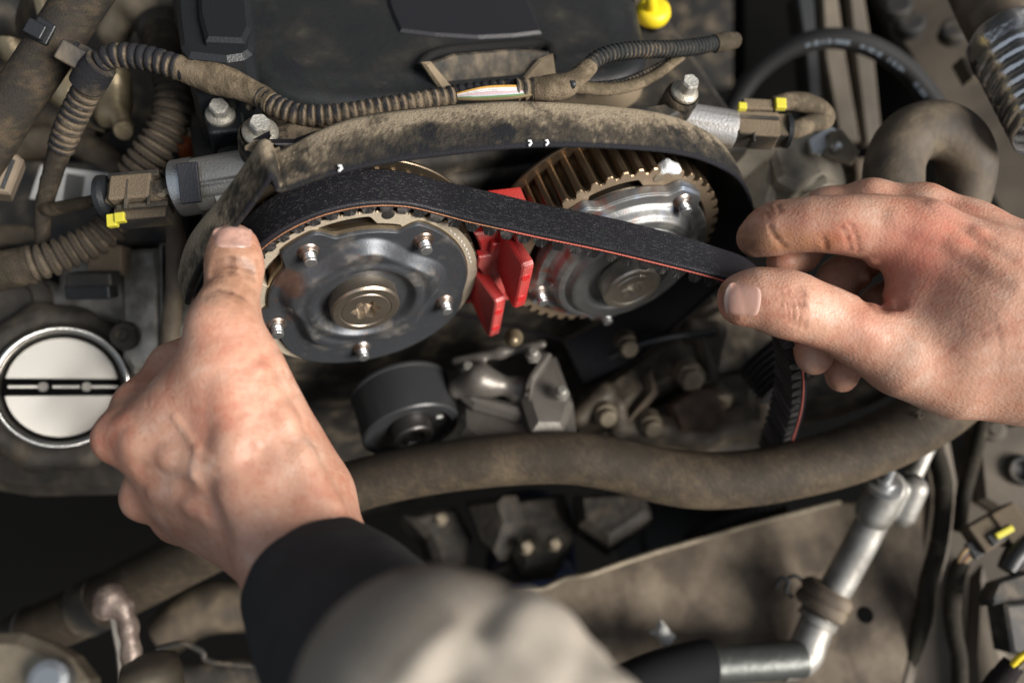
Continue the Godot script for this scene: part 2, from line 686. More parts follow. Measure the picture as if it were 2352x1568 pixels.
	plain("rust", Color(0.05, 0.022, 0.012), 0.9, 0.0, bump_mid, 0.1, 14.0)
	plain("green_metal", Color(0.075, 0.08, 0.075), 0.42, 0.5, bump_mid, 0.03, 14.0)
	tmat("worn", tex(19, 0.012, [[0.0, Color(0.06, 0.045, 0.04)], [0.5, Color(0.16, 0.12, 0.1)], [1.0, Color(0.42, 0.38, 0.31)]]), 0.45, 0.4, bump_fine, 0.02, 16.0)
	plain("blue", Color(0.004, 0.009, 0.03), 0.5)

# colour functions: (point, normal, aux) -> linear colour
func nz(p: Vector3) -> float:
	return n1.get_noise_3dv(p) * 0.55 + n2.get_noise_3dv(p) * 0.4 + n3.get_noise_3dv(p) * 0.25

func dirt(base: Color, dust: Color, lo: float, hi: float, up := 0.3, groove := 0.0) -> Callable:
	return func(p: Vector3, n: Vector3, a: float) -> Color:
		return base.lerp(dust, sstep(lo, hi, nz(p) + n.y * up + a * groove))

# ================================================================ scene
func _ready() -> void:
	var cam := Camera3D.new()
	cam.name = "camera"
	cam.transform = Transform3D(CB, CP)
	var attr := CameraAttributesPhysical.new()
	attr.frustum_focal_length = 28.125
	attr.frustum_focus_distance = 0.318
	attr.exposure_aperture = 4.2
	cam.attributes = attr
	cam.fov = 46.22
	cam.near = 0.01
	cam.far = 50.0
	add_child(cam)
	var we := WorldEnvironment.new()
	we.name = "daylight"
	var env := Environment.new()
	env.background_mode = Environment.BG_SKY
	env.tonemap_mode = Environment.TONE_MAPPER_LINEAR
	env.tonemap_exposure = 1.6
	env.sdfgi_enabled = true
	env.ssao_enabled = true
	env.ssil_enabled = true
	var sk := ProceduralSkyMaterial.new()
	sk.sky_top_color = Color(0.74, 0.79, 0.86)
	sk.sky_horizon_color = Color(0.82, 0.83, 0.85)
	sk.sky_curve = 0.2
	sk.ground_bottom_color = Color(0.22, 0.2, 0.18)
	sk.ground_horizon_color = Color(0.4, 0.38, 0.36)
	sk.sun_angle_max = 1.0
	var sky := Sky.new()
	sky.sky_material = sk
	env.sky = sky
	env.background_energy_multiplier = 0.36
	we.environment = env
	add_child(we)
	var sun := DirectionalLight3D.new()
	sun.name = "sun"
	sun.light_energy = 1.4
	sun.light_color = Color(1.0, 0.975, 0.945)
	sun.light_angular_distance = 30.0
	sun.shadow_enabled = true
	sun.basis = Basis.looking_at(-Vector3(0.50, 0.56, 0.66).normalized())
	add_child(sun)

	n1.frequency = 45.0
	n1.fractal_octaves = 3
	n2.frequency = 220.0
	n2.seed = 7
	n2.fractal_octaves = 3
	n3.frequency = 1300.0
	n3.seed = 9
	n3.fractal_octaves = 2
	make_materials()
	bay()
	engine_top()
	timing_cover()
	pulleys()
	belt()
	red_tool()
	harness()
	left_side()
	right_side()
	lower_front()
	hands()

const CR := Vector3(0.1202, 0.0, 0.0)

# ---------------------------------------------------------------- pulleys
func gear_radius(an: float, root: float, tip: float, n: int, phase: float) -> float:
	var t := fposmod(an / TAU * n + phase, 1.0)
	t = absf(t - 0.5) * 2.0
	return lerpf(root, tip, sstep(0.3, 0.62, t))

func make_gear(parent: Node3D, c: Vector3, tint: Color, front: Color, phase: float, right: bool) -> void:
	var root := 0.0496 if right else 0.0489
	var seg := 46 * 12
	var sh := Sh.new()
	var z := [0.0, -0.0006, -0.021]
	var rows := []
	for zi in 3:
		var row := PackedVector3Array()
		for k in seg:
			var an := TAU * k / seg
			var r := gear_radius(an, root, 0.0521, 46, phase) - (0.0005 if zi == 0 else 0.0)
			row.append(c + Vector3(cos(an) * r, sin(an) * r, z[zi]))
		rows.append(row)
	sh.grid([rows[0], rows[1]], true, false)
	sh.grid([rows[1], rows[2]], true, false)
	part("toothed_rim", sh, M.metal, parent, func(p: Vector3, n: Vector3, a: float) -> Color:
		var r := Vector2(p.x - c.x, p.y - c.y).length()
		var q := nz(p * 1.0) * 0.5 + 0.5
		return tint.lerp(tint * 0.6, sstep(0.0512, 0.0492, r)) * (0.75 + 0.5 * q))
	var fl := Sh.new()
	disc(fl, Transform3D(Basis(), c + Vector3(0, 0, -0.0225)), 0.057, 0.0, 0.0015, 0.0004, 160, 0.045)
	part("back_flange", fl, M.metal, parent, func(p: Vector3, n: Vector3, a: float) -> Color: return tint * 0.7)
	# front ring with kidney slots
	var fr := Sh.new()
	var inner := func(deg: float) -> float:
		var r := 0.040
		for s in ([[66.0, 112.0], [131.0, 160.0], [-150.0, -110.0]] if not right else [[72.0, 121.0], [150.0, 185.0], [0.0, 40.0], [-75.0, -35.0], [-150.0, -110.0]]):
			var m := sstep(s[0] - 2.0, s[0] + 2.5, deg) * (1.0 - sstep(s[1] - 2.5, s[1] + 2.0, deg))
			if s[0] < 80.0 and s[0] > 60.0:
				r = maxf(r, lerpf(0.040, lerpf(0.0418, 0.0458, sstep(s[0] + 14.0, s[0] + 20.0, deg)), m))
			else:
				r = maxf(r, lerpf(0.040, 0.0445, m))
		return r
	var ra := PackedVector3Array()
	var rb := PackedVector3Array()
	var rc := PackedVector3Array()
	var rd := PackedVector3Array()
	var re := PackedVector3Array()
	for k in seg:
		var an := TAU * k / seg
		var deg := rad_to_deg(wrapf(an, -PI, PI))
		if right and deg < -160.0:
			deg += 360.0
		var ri: float = inner.call(deg)
		var ro := gear_radius(an, root, 0.0521, 46, phase) - 0.0005
		if not right:
			ro = lerpf(ro, lerpf(0.0514, 0.0496, sstep(90.0, 108.0, deg)), maxf(sstep(48.0, 38.0, absf(deg)) , maxf(sstep(40.0, 34.0, deg), sstep(102.0, 108.0, deg))))
		var dv := Vector3(cos(an), sin(an), 0)
		ra.append(c + dv * ri + Vector3(0, 0, -0.016))
		rb.append(c + dv * ri + Vector3(0, 0, -0.0006))
		rc.append(c + dv * (ri + 0.0005))
		rd.append(c + dv * (ri + 0.0008) )
		re.append(c + dv * ro)
	fr.grid([ra, rb], true, true)
	fr.grid([rb, rc], true, true)
	fr.grid([rd, re], true, true)
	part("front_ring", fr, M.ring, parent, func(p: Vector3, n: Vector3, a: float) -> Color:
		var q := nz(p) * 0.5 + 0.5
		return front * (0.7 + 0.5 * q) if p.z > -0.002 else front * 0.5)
	# drum seen through the slots
	var dr := Sh.new()
	lathe(dr, Transform3D(Basis(), c), [Vector2(0.0395, -0.017), Vector2(0.0395, -0.003), Vector2(0.0385, -0.0015), Vector2(0.030, -0.0015)], 96, true)
	part("drum", dr, M.metal, parent, func(p: Vector3, n: Vector3, a: float) -> Color:
		var q := nz(p) * 0.9 + n1.get_noise_3dv(p * 0.6 + Vector3(3, 1, 0)) * 0.8
		return Color(0.20, 0.17, 0.13).lerp(Color(0.32, 0.14, 0.04), sstep(0.0, 0.45, q)))
	var bk := Sh.new()
	disc(bk, Transform3D(Basis(), c + Vector3(0, 0, -0.02)), 0.0485, 0.0, 0.004, 0.0004, 64)
	part("web", bk, M.dark_gear, parent)

func stud(parent: Node3D, at: Vector3, seat: Color) -> void:
	var xf := Transform3D(Basis().scaled(Vector3(0.84, 0.84, 0.68)), at)
	var sh := Sh.new()
	lathe(sh, xf, [Vector2(0.0058, -0.0008), Vector2(0.0050, 0.0003), Vector2(0.0045, 0.0010), Vector2(0.0042, 0.0022), Vector2(0.0036, 0.0027), Vector2(0.0026, 0.0027)], 28, false)
	var collar := part("bolt_collar", sh, M.metal, parent, func(p: Vector3, n: Vector3, a: float) -> Color: return seat.lerp(STEEL * 0.8, sstep(-0.2, 0.5, nz(p * 1.5))))
	var st := Sh.new()
	var pr := [Vector2(0.0027, 0.002)]
	for k in 4:
		pr.append(Vector2(0.0031, 0.0026 + k * 0.0011))
		pr.append(Vector2(0.0027, 0.0031 + k * 0.0011))
	pr.append_array([Vector2(0.003, 0.0072), Vector2(0.003, 0.0082), Vector2(0.0026, 0.0086), Vector2(1e-5, 0.0087)])
	lathe(st, xf, pr, 22, true)
	part("bolt", st, M.zinc, collar)

func centre_bolt(parent: Node3D, at: Vector3, r: float, h: float, col: Color) -> void:
	var xf := Transform3D(Basis(), at)
	var sh := Sh.new()
	# torx recess: inner rim follows a six lobed curve
	var seg := 72
	var rows := []
	var spec := [[r, -h], [r, -0.0009], [r - 0.0009, 0.0], [r * 0.76, 0.0], [r * 0.74, -0.0004], [r * 0.70, -0.0004], [r * 0.68, 0.0], [-0.0055, 0.0], [-0.0048, -0.0035], [-0.0001, -0.0042]]
	for s in spec:
		var row := PackedVector3Array()
		for k in seg:
			var an := TAU * k / seg
			var rr: float = s[0] if s[0] > 0.0 else -s[0] * (1.0 + (0.17 * cos(6.0 * an) if s[0] < -0.001 else 0.0))
			row.append(xf * Vector3(cos(an) * rr, sin(an) * rr, s[1]))
		rows.append(row)
	for i in rows.size() - 1:
		sh.grid([rows[i], rows[i + 1]], true, true)
	part("centre_bolt", sh, M.metal, parent, func(p: Vector3, n: Vector3, a: float) -> Color: return col * (0.75 + 0.5 * (nz(p) * 0.5 + 0.5)))

func pulleys() -> void:
	var t := thing("cam_pulley", "left toothed cam pulley with dark bulged cover under the thumb and belt", "pulley", "cam pulleys")
	make_gear(t, Vector3.ZERO, Color(0.3, 0.24, 0.17), Color(0.60, 0.52, 0.40), 0.1, false)
	var bolts := [122.0, 50.0, -21.0, -93.0, -165.0]
	# stamped cover: a polar height field
	var sh := Sh.new()
	var seg := 220
	var nr := 90
	var outline := func(deg: float) -> float:
		var r := 0.0398
		for b in bolts:
			var q: float = absf(wrapf(deg - b, -180.0, 180.0))
			r = maxf(r, lerpf(0.0465, 0.0398, sstep(9.0, 19.0, q)))
		var q2 := absf(wrapf(deg - 2.0, -180.0, 180.0))
		var low := lerpf(0.0398, 0.0465, sstep(58.0, 46.0, q2))
		return maxf(r, maxf(low, lerpf(0.0398, 0.0505, sstep(95.0, 40.0, absf(wrapf(deg + 76.0, -180.0, 180.0))))))
	var rows := []
	for j in nr + 1:
		var row := PackedVector3Array()
		for k in seg:
			var an := TAU * k / seg
			var deg := rad_to_deg(an)
			var ro: float = outline.call(deg)
			var r := lerpf(ro, 0.0135, float(j) / nr)
			var lobe := 0.0322 + 0.0025 * cos(deg_to_rad(5.0 * (deg - 86.0)))
			var h := 0.0020 + 0.0050 * sstep(lobe + 0.0026, lobe - 0.0036, r)
			h -= 0.0038 * sstep(0.0225, 0.0185, r)
			h -= 0.0006 * sstep(0.0030, 0.0, absf(r - 0.0262))
			if j == 0:
				h -= 0.0012
			row.append(Vector3(cos(an) * r, sin(an) * r, h))
		rows.append(row)
	sh.grid(rows, true, true)
	var side := PackedVector3Array()
	for k in seg:
		side.append(Vector3(rows[0][k].x, rows[0][k].y, -0.0005))
	sh.grid([side, rows[0]], true, true)
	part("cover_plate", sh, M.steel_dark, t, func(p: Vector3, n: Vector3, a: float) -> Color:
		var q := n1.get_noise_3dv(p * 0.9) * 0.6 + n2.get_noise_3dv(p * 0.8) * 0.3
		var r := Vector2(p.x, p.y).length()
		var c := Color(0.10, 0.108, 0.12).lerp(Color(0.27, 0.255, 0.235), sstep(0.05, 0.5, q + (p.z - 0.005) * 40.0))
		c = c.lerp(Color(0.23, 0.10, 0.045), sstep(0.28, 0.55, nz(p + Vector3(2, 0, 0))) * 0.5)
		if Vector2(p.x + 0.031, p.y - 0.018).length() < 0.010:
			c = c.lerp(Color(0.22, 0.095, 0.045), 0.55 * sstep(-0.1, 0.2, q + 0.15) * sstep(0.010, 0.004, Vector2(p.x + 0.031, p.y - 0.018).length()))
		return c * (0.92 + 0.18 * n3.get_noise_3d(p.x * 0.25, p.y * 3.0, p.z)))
	# layered steel edge of the cover
	var e := Sh.new()
	lathe(e, Transform3D(), [Vector2(0.0402, -0.003), Vector2(0.0407, -0.0008), Vector2(0.0403, 0.0003), Vector2(0.039, 0.0005)], 120, true, func(an: float) -> float: return outline.call(rad_to_deg(an)) / 0.0398)
	part("gasket_edge", e, M.metal, t, func(p: Vector3, n: Vector3, a: float) -> Color: return Color(0.30, 0.24, 0.16) * (0.7 + 0.6 * (nz(p) * 0.5 + 0.5)))
	for b in bolts:
		stud(t, Vector3(cos(deg_to_rad(b)), sin(deg_to_rad(b)), 0) * 0.0393 + Vector3(0, 0, 0.0022), Color(0.19, 0.135, 0.105))
	centre_bolt(t, Vector3(-0.0006, 0.0002, 0.0100), 0.0148, 0.007, Color(0.36, 0.31, 0.25))
	# punched dots and notch on the ring
	for k in 9:
		var an := deg_to_rad(40.0 - k * 3.6)
		var d := Sh.new()
		disc(d, Transform3D(Basis(), Vector3(cos(an), sin(an), 0) * 0.0487 + Vector3(0, 0, 0.0001)), 0.00042, -0.0002, 0.0003, 0.0001, 8)
		part("punch_mark", d, M.paint, t)
	var no := Sh.new()
	disc(no, Transform3D(Basis(), Vector3(0.0112, 0.0462, -0.0012)), 0.0026, 0.0, 0.0016, 0.0002, 24)
	part("notch", no, M.dark_gear, t)

	var u := thing("cam_pulley", "right toothed cam pulley with worn grey ringed cover and white paint dab", "pulley", "cam pulleys")
	make_gear(u, CR, Color(0.27, 0.195, 0.125), Color(0.27, 0.205, 0.14), 0.35, true)
	var rb := [60.0, 132.0, -12.0, -88.0, -160.0]
	var rout := func(deg: float) -> float:
		var r := 0.0425
		for b in rb:
			r = maxf(r, lerpf(0.0472, 0.0425, sstep(7.0, 15.0, absf(wrapf(deg - b, -180.0, 180.0)))))
		return r
	var rs := Sh.new()
	rows = []
	var prof := [[1.0, 0.0045], [0.985, 0.0058], [0.90, 0.0060], [0.865, 0.0075], [0.83, 0.0108], [0.79, 0.0122], [0.74, 0.0122], [0.71, 0.0116], [0.69, 0.0126], [0.65, 0.0150], [0.62, 0.0154], [0.52, 0.0154], [0.49, 0.0150], [0.46, 0.0118], [0.42, 0.0104], [0.30, 0.0102]]
	for j in 76:
		var f := j / 75.0 * (prof.size() - 1)
		var i0 := mini(int(f), prof.size() - 2)
		var s := sstep(0.0, 1.0, f - i0) * 0.5 + (f - i0) * 0.5
		var pr := lerpf(prof[i0][0], prof[i0 + 1][0], f - i0)
		var ph := lerpf(prof[i0][1], prof[i0 + 1][1], s)
		var row := PackedVector3Array()
		for k in seg:
			var an := TAU * k / seg
			var ro: float = rout.call(rad_to_deg(an))
			var r := lerpf(0.0425 * pr, ro * pr, sstep(0.82, 1.0, pr))
			row.append(CR + Vector3(cos(an) * r + 0.0012, sin(an) * r - 0.003 * sstep(1.0, 0.6, pr), ph))
		rows.append(row)
	rs.grid(rows, true, true)
	side = PackedVector3Array()
	for k in seg:
		side.append(Vector3(rows[0][k].x, rows[0][k].y, 0.0005))
	rs.grid([side, rows[0]], true, true)
	part("cover_plate", rs, M.steel_dark, u, func(p: Vector3, n: Vector3, a: float) -> Color:
		var d := p - CR
		var q := n1.get_noise_3dv(p * 0.8 + Vector3(5, 0, 0)) * 0.6 + n2.get_noise_3dv(p * 0.6) * 0.4
		var r := Vector2(d.x, d.y).length()
		var c := Color(0.19, 0.195, 0.195).lerp(Color(0.38, 0.37, 0.35), sstep(-0.1, 0.4, q))
		c = c.lerp(Color(0.19, 0.20, 0.20), sstep(0.030, 0.026, r) * 0.7)
		c = c.lerp(Color(0.26, 0.31, 0.42), sstep(0.1, 0.35, n1.get_noise_3dv(p + Vector3(1, 4, 0))) * sstep(0.032, 0.040, r))
		c = c.lerp(Color(0.30, 0.115, 0.08), sstep(0.12, 0.3, n2.get_noise_3dv(p * 0.45 + Vector3(9, 2, 0))) * sstep(0.030, 0.036, r) * sstep(0.02, -0.03, d.x) * 0.9)
		return c)
	for b in rb:
		stud(u, CR + Vector3(cos(deg_to_rad(b)), sin(deg_to_rad(b)), 0) * 0.0408 + Vector3(0, 0, 0.0066), Color(0.20, 0.13, 0.10))
	centre_bolt(u, CR + Vector3(0.0025, -0.0055, 0.0195), 0.0142, 0.010, Color(0.60, 0.56, 0.49))
	var rn := Sh.new()
	disc(rn, Transform3D(Basis(), CR + Vector3(0.0085, 0.0462, -0.0012)), 0.0024, 0.0, 0.0016, 0.0002, 24)
	part("notch", rn, M.tan_metal, u)
	var td := Sh.new()
	disc(td, Transform3D(Basis(), Zp(1232, 553, 0.0002)), 0.0011, -0.0003, 0.0002, 0.0001, 16)
	part("paint_dot", td, M.teal, u)
	var blob := Body.new()
	for q in [[1525, 399, 3], [1535, 393, 4], [1548, 396, 4.5], [1560, 398, 3.5], [1541, 388, 3]]:
		var p := Zp(q[0], q[1], 0.0004)
		blob.bone(p + Vector3(0, 0, -0.002), p + Vector3(0, 0.0005, -0.004), q[2] * 0.0004 + 0.0005, q[2] * 0.0004 + 0.0003, 0, 0.0015)
	part("paint_dab", blob.mesh(0.0005), M.paint, u)

# ---------------------------------------------------------------- timing belt
func belt() -> void:
	var t := thing("timing_belt", "black toothed timing belt with red cord edge held between both hands", "belt")
	# front edge of the belt back, W is the direction across the belt
	var pts := []
	for k in 15:
		var an := deg_to_rad(196.0 - k * 9.3)
		pts.append([Vector3(cos(an) * 0.0526, sin(an) * 0.0526, 0.0012), Vector3(0, 0, -1)])
	for q in [[1020, 498, 0.3180, 0.0], [1082, 514, 0.3195, 0.0], [1163, 532, 0.3205, 0.0], [1240, 549, 0.3212, 0.0], [1300, 561, 0.3215, 0.0], [1400, 582, 0.3215, 0.0], [1500, 606, 0.3212, 0.0], [1600, 631, 0.322, 0.0], [1670, 651, 0.324, 0.0], [1728, 672, 0.326, 0.0], [1775, 706, 0.329, 0.0], [1806, 756, 0.334, 0.0], [1830, 810, 0.342, 0.0], [1841, 870, 0.354, 0.0], [1837, 940, 0.376, 0.0], [1817, 1010, 0.405, 0.0], [1790, 1080, 0.435, 0.0]]:
		var w: Vector3 = Vector3(0, 0, -1) + Vector3(0.0, -0.06, 0.0) * sstep(1010.0, 1250.0, q[0])
		if q[1] > 665:
			var f := sstep(665.0, 765.0, q[1])
			w = w.lerp(CB * Vector3(-0.24, 0.70, -0.66), f)
		pts.append([D(q[0], q[1], q[2]), w.normalized()])
	# resample
	var path := []
	var a4 := []
	var b4 := []
	for q in pts:
		a4.append(Vector4(q[0].x, q[0].y, q[0].z, 0))
		b4.append(Vector4(q[1].x, q[1].y, q[1].z, 0))
	var P := []
	var W := []
	for i in a4.size() - 1:
		for k in 14:
			var s := k / 14.0
			var v: Array = []
			for arr in [a4, b4]:
				var p0: Vector4 = arr[maxi(i - 1, 0)]
				var p1: Vector4 = arr[i]
				var p2: Vector4 = arr[i + 1]
				var p3: Vector4 = arr[mini(i + 2, arr.size() - 1)]
				v.append(xyz(0.5 * (2.0 * p1 + (p2 - p0) * s + (2.0 * p0 - 5.0 * p1 + 4.0 * p2 - p3) * s * s + (3.0 * p1 - p0 - 3.0 * p2 + p3) * s * s * s)))
			P.append(v[0])
			W.append(v[1])
	var acc := PackedFloat32Array([0.0])
	for i in range(1, P.size()):
		acc.append(acc[-1] + (P[i] - P[i - 1]).length())
	var at := func(s: float) -> Array:      # point, tangent, across, outward
		var i := clampi(acc.bsearch(s), 1, P.size() - 1)
		var f := clampf((s - acc[i - 1]) / maxf(acc[i] - acc[i - 1], 1e-7), 0.0, 1.0)
		var p: Vector3 = P[i - 1].lerp(P[i], f)
		var tg: Vector3 = (P[mini(i + 2, P.size() - 1)] - P[maxi(i - 3, 0)]).normalized()
		var w: Vector3 = W[i - 1].lerp(W[i], f).normalized()
		w = (w - tg * w.dot(tg)).normalized()
		return [p, tg, w, w.cross(tg).normalized() * -1.0]
	var total := acc[-1]
	var BW := 0.0182
	var TH := 0.0030
	var n := 300
	# back: outer face, edges, inner face
	var sec := [[0.0, 0.0], [0.0, 0.75], [0.02, 0.95], [0.05, 1.0], [0.3, 1.0], [0.5, 1.0], [0.7, 1.0], [0.96, 1.0], [1.0, 0.9], [1.0, 0.0]]
	var sh := Sh.new()
	for part_i in sec.size():
		var c0: Array = sec[part_i]
		var c1: Array = sec[(part_i + 1) % sec.size()]
		var r0 := PackedVector3Array()
		var r1 := PackedVector3Array()
		for i in n + 1:
			var q: Array = at.call(total * i / n)
			r0.append(q[0] + q[2] * BW * c0[0] + q[3] * TH * c0[1])
			r1.append(q[0] + q[2] * BW * c1[0] + q[3] * TH * c1[1])
		sh.grid([r0, r1], false, true)
	part("belt_back", sh, M.belt, t, func(p: Vector3, nn: Vector3, a: float) -> Color:
		return Color(0.0125, 0.014, 0.017).lerp(Color(0.05, 0.05, 0.05), sstep(0.2, 0.7, nz(p)) * 0.25))
	# lint: short pale fibres lying in the rubber
	var rng := RandomNumberGenerator.new()
	rng.seed = 5
	var ln := Sh.new()
	for i in 2200:
		var s := rng.randf_range(0.02, 0.245)
		var x := rng.randf_range(0.04, 0.97) * BW
		var q: Array = at.call(s)
		var l := rng.randf_range(0.0002, 0.0008)
		var dirv: Vector3 = (q[1] + q[2] * rng.randf_range(-0.2, 0.2)).normalized()
		var p: Vector3 = q[0] + q[2] * x + q[3] * (TH + 0.00003)
		var sd: Vector3 = dirv.cross(q[3]).normalized() * rng.randf_range(0.00002, 0.00005)
		var b := ln.V.size()
		ln.vert(p - dirv * l - sd, 0, Vector2.ZERO, q[3])
		ln.vert(p + dirv * l - sd, 0, Vector2.ZERO, q[3])
		ln.vert(p + dirv * l + sd, 0, Vector2.ZERO, q[3])
		ln.vert(p - dirv * l + sd, 0, Vector2.ZERO, q[3])
		ln.quad(b, b + 1, b + 2, b + 3)
	var lint := part("lint", ln, M.cloth, t, func(p: Vector3, nn: Vector3, a: float) -> Color: return Color(0.14, 0.14, 0.135))
	lint.set_meta("kind", "stuff")
	# red cord along the front edge: brownish over the gear, red on the free span
	for seg in [[0.012, 0.16, "copper"], [0.155, total - 0.02, "cord"]]:
		var cs := Sh.new()
		var cp := []
		for i in 120:
			var s := lerpf(seg[0], seg[1], i / 119.0)
			var q: Array = at.call(s)
			var p: Vector3 = q[0] - q[2] * 0.00015 + q[3] * 0.0009
			cp.append(Vector4(p.x, p.y, p.z, 0.00036 if seg[2] == "cord" else 0.00024))
		tube(cs, cp, 6, 0.0006, func(s: float, an: float) -> Vector2: return Vector2(1.0 + 0.28 * sin(s * 5200.0 + an * 2.0), 0))
		part("edge_cord", cs, M[seg[2]], t)
	# teeth
	var pitch := TAU * 0.0521 / 46.0
	var k := 0
	var s0 := 0.0
	while s0 < total - 0.004:
		s0 = 0.0012 + pitch * k
		k += 1
		var ts := Sh.new()
		var rows := []
		for side in 2:
			rows.append(PackedVector3Array())
		for e in 15:
			var x := lerpf(-0.5, 0.5, e / 14.0)
			var q: Array = at.call(clampf(s0 + x * pitch * 0.94, 0.0, total))
			var h := (0.0035 + 0.0009 * sstep(0.11, 0.14, s0)) * sstep(0.5, 0.2, absf(x)) + 0.0003
			rows[0].append(q[0] + q[2] * 0.0001 - q[3] * h + q[3] * 0.0004)
			rows[1].append(q[0] + q[2] * (BW - 0.0001) - q[3] * h + q[3] * 0.0004)
		ts.grid(rows, false, false)
		for side in 2:
			var b := ts.V.size()
			var mid: Array = at.call(clampf(s0, 0.0, total))
			var off: Vector3 = mid[2] * (0.0001 if side == 0 else BW - 0.0001)
			var cc := ts.vert(mid[0] + off + mid[3] * 0.0006)
			for p in rows[side]:
				ts.vert(p)
			for e in 14:
				if side == 0:
					ts.tri(cc, cc + 1 + e, cc + 2 + e)
				else:
					ts.tri(cc, cc + 2 + e, cc + 1 + e)
		part("tooth", ts, M.belt, t, func(p: Vector3, nn: Vector3, a: float) -> Color:
			return Color(0.017, 0.0175, 0.019).lerp(Color(0.16, 0.15, 0.14), sstep(0.1, 0.5, n3.get_noise_3dv(p * 1.3)) * 0.6))

# ---------------------------------------------------------------- red locking tool
func red_tool() -> void:
	var t := thing("locking_tool", "red plastic locking tool wedged between the two cam pulleys", "locking tool")
	var red := func(p: Vector3, n: Vector3, a: float) -> Color:
		var q := nz(p * 1.4)
		return Color(0.46, 0.022, 0.022).lerp(Color(0.46, 0.12, 0.105), sstep(-0.1, 0.5, q + n.z * 0.25)).lerp(Color(0.10, 0.01, 0.01), sstep(0.15, 0.45, n2.get_noise_3dv(p * 0.6)) * 0.75)
	M["red"] = mat("red", 0.42, 0.0, bump_fine, 0.02, 30.0)
	# body: a waisted block whose sides follow the two gear rims
	var body := PackedVector2Array()
	for k in 9:
		var an := deg_to_rad(27.0 - k * 6.7)
		body.append(Vector2(cos(an), sin(an)) * 0.0546)
	for k in 9:
		var an := deg_to_rad(154.0 + (8 - k) * 6.9)
		body.append(Vector2(CR.x + cos(an) * 0.0560, sin(an) * 0.0560))
	var sh := Sh.new()
	prism(sh, Transform3D(Basis(), Vector3(0, 0, -0.002)), body, 0.02, 0.0008)
	part("body", sh, M.red, t, red)
	var up := Sh.new()
	prism(up, Transform3D(Basis(), Vector3(0, 0, -0.008)), PackedVector2Array([Vector2(0.053, 0.020), Vector2(0.072, 0.020), Vector2(0.0735, 0.0325), Vector2(0.0585, 0.0330)]), 0.010, 0.0008)
	part("upper_block", up, M.red, t, red)
	# pressed step line on the body face
	var st := Sh.new()
	prism(st, Transform3D(Basis(), Vector3(0, 0, 0.0012)), PackedVector2Array([Vector2(0.0535, -0.023), Vector2(0.0535, 0.002), Vector2(0.051, 0.006), Vector2(0.051, 0.013), Vector2(0.0565, 0.013), Vector2(0.0565, 0.020), Vector2(0.0685, 0.020), Vector2(0.0665, -0.023)]), 0.004, 0.0006)
	part("raised_panel", st, M.red, t, red)
	# two grip fins standing towards the front
	for f in [[Vector3(0.0535, 0.000, -0.001), 0.0185, 0.0285, 0.26, "fin"], [Vector3(0.0625, 0.0265, -0.001), 0.0215, 0.0305, 0.17, "fin"]]:
		var o: Vector3 = f[0]
		var fs := Sh.new()
		# side profile in (z, y), swept in x
		var w := 0.0052
		var xf := Transform3D(Basis(Vector3(0, 0, 1), Vector3(0, 1, 0), Vector3(-1, 0, 0)).rotated(Vector3.UP, f[3]), o - Vector3(w * 0.5, 0, 0))
		var L: float = f[1]
		var H: float = f[2]
		prism(fs, xf, PackedVector2Array([Vector2(-0.002, 0.0), Vector2(L * 0.92, -0.0004), Vector2(L * 0.985, -0.0014), Vector2(L, -0.0035), Vector2(L, -H + 0.0035), Vector2(L * 0.98, -H + 0.0008), Vector2(L * 0.92, -H), Vector2(L * 0.6, -H * 0.95), Vector2(-0.002, -H * 0.72)]), w, 0.0007)
		part("fin", fs, M.red, t, red)
		for q in [0.009, H - 0.007]:
			var ds := Sh.new()
			disc(ds, Transform3D(xf.basis * Basis(Vector3(0, 0, -1), Vector3(0, 1, 0), Vector3(1, 0, 0)), xf * Vector3(L * 0.995, -q, -w * 0.5)), 0.0021, -0.001, 0.0003, 0.0002, 20)
			part("moulding_dot", ds, M.red, t, func(p: Vector3, n: Vector3, a: float) -> Color: return Color(0.45, 0.02, 0.02))
	var pl := Sh.new()
	rbox(pl, Transform3D(Basis(), Vector3(0.0665, 0.0295, 0.004)), Vector3(0.006, 0.006, 0.010), 0.002)
	part("peg", pl, M.red, t, red)

